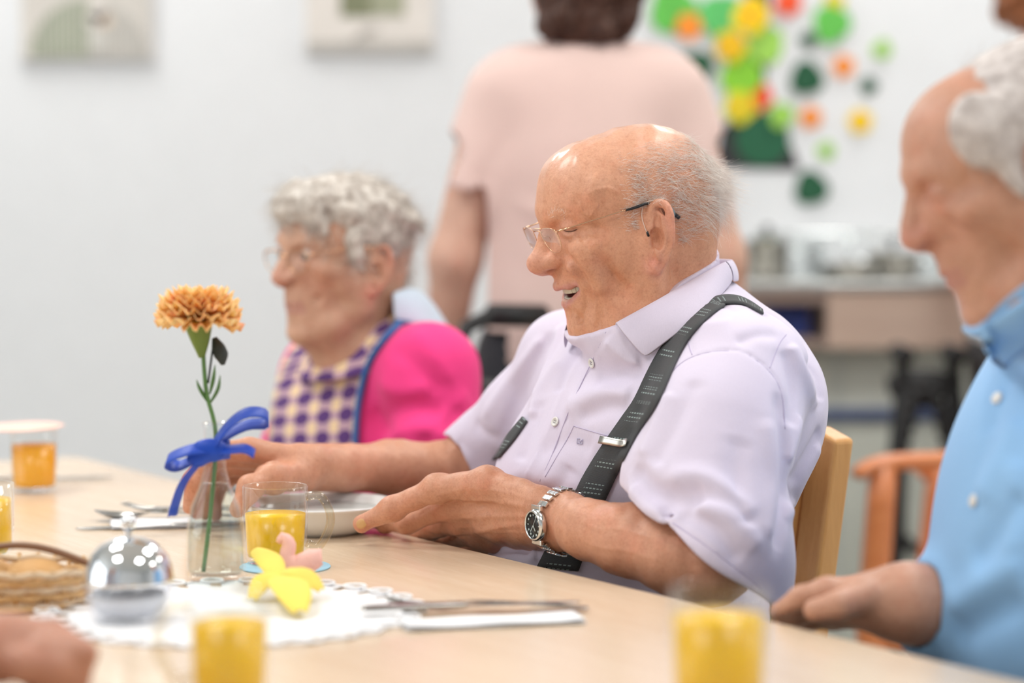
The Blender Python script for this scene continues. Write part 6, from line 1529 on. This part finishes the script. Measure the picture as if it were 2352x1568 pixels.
# paper leaves and flowers
def pm(c): return plain('paper_%d_%d_%d' % c, srgb(*c), .75, var=.04) if ('paper_%d_%d_%d' % c) not in bpy.data.materials else bpy.data.materials['paper_%d_%d_%d' % c]
def shape(kind, r):
    P_ = []
    for k in range(48):
        a = 2 * math.pi * k / 48
        if kind == 'flower': q = r * (.78 + .22 * abs(math.cos(2.5 * a)))
        elif kind == 'leaf': q = r * (.82 + .18 * abs(math.cos(1.5 * a + .3)))
        else: q = r * (.95 + .05 * math.sin(3 * a))
        P_.append((q * math.cos(a), q * math.sin(a)))
    return P_
G1_, G2_, LG, LM, DG = (104, 196, 84), (98, 198, 110), (160, 212, 90), (134, 200, 52), (30, 88, 58); YE, YG, OR_, RE = (250, 212, 20), (226, 216, 40), (252, 150, 50), (240, 72, 44)
CR = [(1545, 22, 62, 'leaf', G1_, 'large bright green paper leaf, left end of the wall collage'), (1655, 38, 58, 'leaf', G2_, 'bright green paper leaf beside the big yellow flower'), (1720, 35, 48, 'flower', YE, 'large yellow paper flower at the top of the collage'),
      (1675, 106, 40, 'flower', (240, 200, 20), 'yellow paper flower below the bright green leaf'), (1755, 104, 48, 'leaf', LG, 'pale green paper leaf right of the yellow flowers'), (1700, 172, 54, 'leaf', LM, 'lime green paper leaf in the middle of the collage'),
      (1697, 246, 42, 'flower', YG, 'greenish yellow paper flower above the dark pot'), (1580, 62, 34, 'flower', OR_, 'orange paper flower between two bright green leaves'), (1742, 222, 30, 'flower', RE, 'red paper flower above the dark pot'),
      (1596, 156, 46, 'leaf', DG, 'dark green paper leaf partly behind the standing woman'), (1806, 6, 30, 'flower', RE, 'red paper flower at the top edge of the picture'), (1905, 56, 48, 'leaf', G1_, 'bright green paper leaf, rightmost of the large ones'),
      (1852, 92, 18, 'leaf', DG, 'tiny dark green paper leaf above the big dark one'), (1850, 180, 44, 'leaf', DG, 'big dark green paper leaf right of the lime leaf'), (1934, 153, 24, 'flower', OR_, 'small orange paper flower right of the big dark leaf'),
      (2021, 114, 20, 'leaf', LG, 'small pale green paper leaf, farthest right on the wall'), (1992, 197, 19, 'leaf', DG, 'small dark green paper leaf above the lone yellow flower'), (1860, 270, 24, 'flower', OR_, 'small orange paper flower below the big dark leaf'),
      (1973, 279, 26, 'flower', YE, 'small yellow paper flower, lowest of the right group'), (1793, 265, 28, 'leaf', LG, 'pale green paper leaf at the shoulder of the dark pot'), (1896, 346, 19, 'leaf', LG, 'small pale green paper leaf right of the dark pot'),
      (1862, 432, 44, 'leaf', DG, 'dark green paper leaf hanging below the collage'), (1912, 4, 22, 'flower', YG, 'pale yellow paper flower above the rightmost large leaf')]
for i, (x, y, r, kd, c, lab) in enumerate(CR):
    X, Z = wx(x), wz(y); rr = r / 1048 * (.95 if r > 30 else 1.1); yy = WALLY - .006 - .003 * (i % 4)
    t = thing('paper_' + kd, lab, 'paper ' + kd, (X, yy, Z), 0, 'paper leaves and flowers on the wall'); o = outline_slab('blade' if kd == 'leaf' else 'petals', shape(kd, rr), .0012, pm(c), None, None, 0); o.parent = t; o.rotation_euler = (.06 * math.sin(i), i * 1.3, .08 * math.cos(i))
    if kd == 'flower': q = lathe('flower_centre', [(0, .004), (rr * .2, .003), (rr * .28, 0)], pm((236, 140, 40)), None, seg=20); q.parent = t; q.rotation_euler = (math.pi / 2, 0, 0); q.location = (0, -.001, 0)
    else: tube('leaf_rib', [(0, -.0008, -rr * .8), (0, -.0012, rr * .75)], .0009, pm(tuple(int(v * .8) for v in c)), None, 5).parent = t
m_char = plain('charcoal_paper', srgb(52, 52, 54), .8)
t = thing('paper_pot', 'charcoal paper pot with a round green shape below the flowers', 'paper pot', (wx(1750), WALLY - .003, wz(330)))
outline_slab('pot_shape', [(wx(x), wz(y)) for x, y in ((1640, 386), (1836, 390), (1822, 345), (1790, 290), (1762, 262), (1690, 258), (1655, 300))], .003, m_char, t, Matrix.Translation((0, WALLY - .0045, 0)), 0)
disc('green_shape', wx(1750), wz(318), .060, 0, 6.2, pm((34, 96, 66)), t, WALLY - .0065); t = thing('paper_silhouette', 'dark grey paper strip behind the yellow flowers', 'paper strip', (wx(1745), WALLY - .002, wz(100)))
outline_slab('strip', [(wx(x), wz(y)) for x, y in ((1700, -60), (1770, -60), (1762, 60), (1752, 270), (1728, 270), (1722, 60))], .0014, m_char, t, Matrix.Translation((0, WALLY - .002, 0)), 0)
# counter with stainless pans
CY = 4.85; m_cw = wood_mat('walnut_front', srgb(206, 180, 164), srgb(224, 200, 184), 1.2, .5, 0, .05); m_cd = wood_mat('dark_front', srgb(150, 130, 122), srgb(170, 150, 140), 1.2, .5, 0, .05); m_base = plain('sage_grey_panel', srgb(222, 226, 216), .6, var=.03); m_rail = plain('blue_bumper', srgb(84, 100, 140), .5)
def cx_(px): return P(px, 600, CY)[0]
def cz_(py): return P(1176, py, CY)[2]
ct = thing('serving_counter', 'serving counter with a brown wood front and stainless top at the back right', 'counter', (cx_(2000), 5.05, 0)); xl = cx_(1700); xr = xl + 1.5; zt, zb = cz_(646), cz_(800)
box('worktop', (xl, CY - .01, zt - .018), (xr, 5.28, zt), metal_mat('brushed_steel_top', srgb(206, 208, 206), .35), ct, bevel=.003); box('front_panel', (cx_(1902), CY, zb), (xr, CY + .02, zt - .018), m_cw, ct)
box('niche_back', (xl, CY + .30, zb), (cx_(1898), CY + .32, zt - .018), m_cd, ct); box('niche_shelf', (xl, CY, zb), (cx_(1898), CY + .30, zb + .02), m_cd, ct); box('niche_top', (xl, CY, zt - .045), (cx_(1898), CY + .30, zt - .018), m_cd, ct); box('divider', (cx_(1898), CY, zb), (cx_(1902), CY + .32, zt - .018), m_cd, ct)
for k in range(7): x = xl + k * .215; box('base_panel', (x + .002, 4.95, .09), (x + .211, 4.97, zb), m_base, ct, bevel=.003)
box('bumper_rail', (xl, 4.93, cz_(985) + .008), (xr, 4.95, cz_(955) + .008), m_rail, ct, bevel=.006); box('plinth', (xl, 5.02, 0), (xr, 5.10, .09), m_cd, ct)
for x in (xl + .02, xr - .06): box('leg', (x, CY + .03, 0), (x + .04, CY + .07, zb), m_cd, ct)
bx = thing('blue_box', 'dark blue box in the open niche of the serving counter', 'box', (cx_(1815), CY + .12, zb + .02)); box('carton', (cx_(1775), CY + .05, zb + .021), (cx_(1868), CY + .18, zb + .075), plain('blue_carton', srgb(44, 62, 132), .6), bx); box('lid', (cx_(1774), CY + .048, zb + .075), (cx_(1869), CY + .182, zb + .083), plain('navy_lid', srgb(34, 46, 100), .6), bx)
m_potm = metal_mat('dull_steel', srgb(170, 166, 158), .3)
def pot(px, r, h, label, kind='pot', y=CY + .19):
    y = CY + .045 if kind == 'glass_jar' else (CY + .08 if kind == 'bowl' else y)
    x = cx_(px); t = thing(kind, label, kind, (x, y, zt), 0); mt = m_potm if kind != 'glass_jar' else m_glass
    lathe('body', [(0, .0005), (r * .9, .0005), (r, .006), (r, h), (r * 1.04, h + .002), (r * .97, h), (r * .96, .008), (0, .005)], mt, None, seg=40).parent = t
    if kind == 'pot':
        l = lathe('lid', [(r * 1.03, h + .003), (r * .8, h + r * .16), (r * .3, h + r * .26), (0, h + r * .28)], m_steel, None, seg=40); l.parent = t; lathe('lid_knob', [(.005, h + r * .27), (.006, h + r * .27 + .012), (.012, h + r * .27 + .018), (0, h + r * .27 + .024)], m_black, None, seg=20).parent = l
        for q in (-1, 1): tube('handle', [(q * r, -.03, h * .7), (q * (r + .03), -.025, h * .72), (q * (r + .03), .025, h * .72), (q * r, .03, h * .7)], .004, m_steel, None, 8, 14).parent = t
    return t
pot(1785, .045, .075, 'small lidded steel pot, leftmost on the serving counter'); pot(1856, .030, .085, 'clear glass jar beside the leftmost steel pot', 'glass_jar'); pot(1966, .058, .030, 'shallow steel bowl in the middle of the serving counter', 'bowl'); pot(1885, .022, .075, 'clear glass jar beside the shallow steel bowl', 'glass_jar'); pot(2085, .055, .050, 'wide lidded steel pot at the right of the counter'); pot(2150, .024, .080, 'clear glass jar, rightmost on the serving counter', 'glass_jar')
gg = thing('sneeze_guard', 'glass shelf on steel posts above the serving counter', 'shelf', (cx_(1960), CY + .25, zt)); zg = cz_(548)
box('glass_shelf', (cx_(1770), CY + .30, zg), (xr - .2, CY + .43, zg + .008), m_glass, gg, bevel=.001); tube('rail', [(cx_(1770), CY + .29, zg + .004), (xr - .2, CY + .29, zg + .004)], .006, m_steel, gg, 8)
for x in (cx_(1785), cx_(2010), cx_(2240)): tube('post', [(x, CY + .37, zt), (x, CY + .37, zg)], .008, m_steel, gg, 10)
# rollator with its hanging loop
RY = 4.58
def rp(x, y, d=0.): return P(x, y, RY + d)
ro = thing('rollator', 'black walking frame with a ribbed hose loop behind the orange chair', 'walking frame', (rp(2140, 900)[0], RY, 0))
for q, xx in ((-1, 2072), (1, 2190)):
    top_ = rp(xx, 812, .0); tube('handle', [top_ + [0, -.05, 0], top_ + [0, .06, 0]], .017, m_rub, ro, 12); a_ = rp(xx - 14 * q * 0, 890); foot1 = np.array([a_[0] + q * .035, RY + .15, .09]); foot2 = np.array([a_[0] + q * .035, RY - .13, .09])
    tube('frame_tube', [top_, a_, rp(xx + q * 8, 960, .04), foot1], .014, m_rub, ro, 10, 14); tube('frame_tube', [a_, rp(xx, 950, -.03), foot2], .014, m_rub, ro, 10, 14)
    for f_ in (foot1, foot2): tube('wheel', [np.array([f_[0], f_[1] + .075 * math.cos(a), .088 + .072 * math.sin(a)]) for a in np.linspace(0, 2 * math.pi, 25)], .015, m_rub, ro, 10)
tube('cross_bar', [rp(2040, 888), rp(2100, 878), rp(2150, 880), rp(2205, 892)], [.020, .026, .026, .018], m_rub, ro, 12, 12); box('basket', tuple(rp(2085, 0)[:1]) + (RY - .03, rp(0, 935)[2]), tuple(rp(2170, 0)[:1]) + (RY + .10, rp(0, 880)[2]), m_rub, ro, bevel=.01)
lp = resample2([rp(2150, 900, -.04), rp(2165, 980, -.05), rp(2190, 1060, -.05), rp(2222, 1140, -.05), rp(2210, 1225, -.05), rp(2150, 1272, -.05), rp(2080, 1245, -.05), rp(2052, 1170, -.05), rp(2068, 1060, -.05), rp(2090, 960, -.05), rp(2100, 900, -.04)], 150)
tube('ribbed_hose', lp, [.0125 + .0028 * math.sin(i * 1.26) for i in range(150)], m_rub, ro, 10)
# orange armchair
m_orw = wood_mat('orange_stained_wood', srgb(208, 122, 72), srgb(226, 144, 92), 1.4, .35, 0, .2); AY = 3.85
def ap(x, y, d=0.): return P(x, y, AY + d)
oc = thing('armchair', 'orange stained wooden armchair between the beech chair and the blue shirt', 'chair', (ap(2150, 900)[0], AY + .2, 0)); za = ap(0, 1070)[2]; x0 = ap(1985, 0)[0]
tube('armrest', [ap(1968, 1092, -.02), ap(1992, 1074, -.01), ap(2040, 1062), ap(2150, 1056, .02), ap(2260, 1048, .04)], [.015, .022, .023, .021, .020], m_orw, oc, 12, 20, (np.array([0, 0, 1.]), .62)); tube('armrest', [ap(1980, 1092, .36) + [.10, 0, 0], ap(2040, 1062, .36) + [.10, 0, 0], ap(2230, 1048, .36) + [.1, 0, 0]], [.018, .022, .020], m_orw, oc, 12, 16, (np.array([0, 0, 1.]), .62))
for d in (0, .36):
    a_ = ap(2030, 1068, d) + np.array([.10 if d else 0, 0, 0]); tube('leg', [a_, np.array([a_[0] - .016, a_[1], .45]), np.array([a_[0] - .034, a_[1], .0])], [.023, .026, .019], m_orw, oc, 12, 12); b__ = np.array([x0 + .37, a_[1], 0]); tube('leg', [b__, b__ + [0, 0, .45], b__ + [.05, 0, .88]], [.019, .024, .018], m_orw, oc, 12, 12)
    tube('side_rail', [np.array([x0 + .02, a_[1], .415]), np.array([x0 + .37, a_[1], .415])], .018, m_orw, oc, 10)
box('seat', (x0 + .005, AY - .005, .425), (x0 + .38, AY + .37, .455), m_orw, oc, bevel=.008)
for k in range(4): zz = .55 + k * .09; tube('back_slat', [(x0 + .385 + (zz - .45) * .11, AY, zz), (x0 + .40 + (zz - .45) * .11, AY + .18, zz), (x0 + .385 + (zz - .45) * .11, AY + .36, zz)], .016, m_orw, oc, 8, 12)
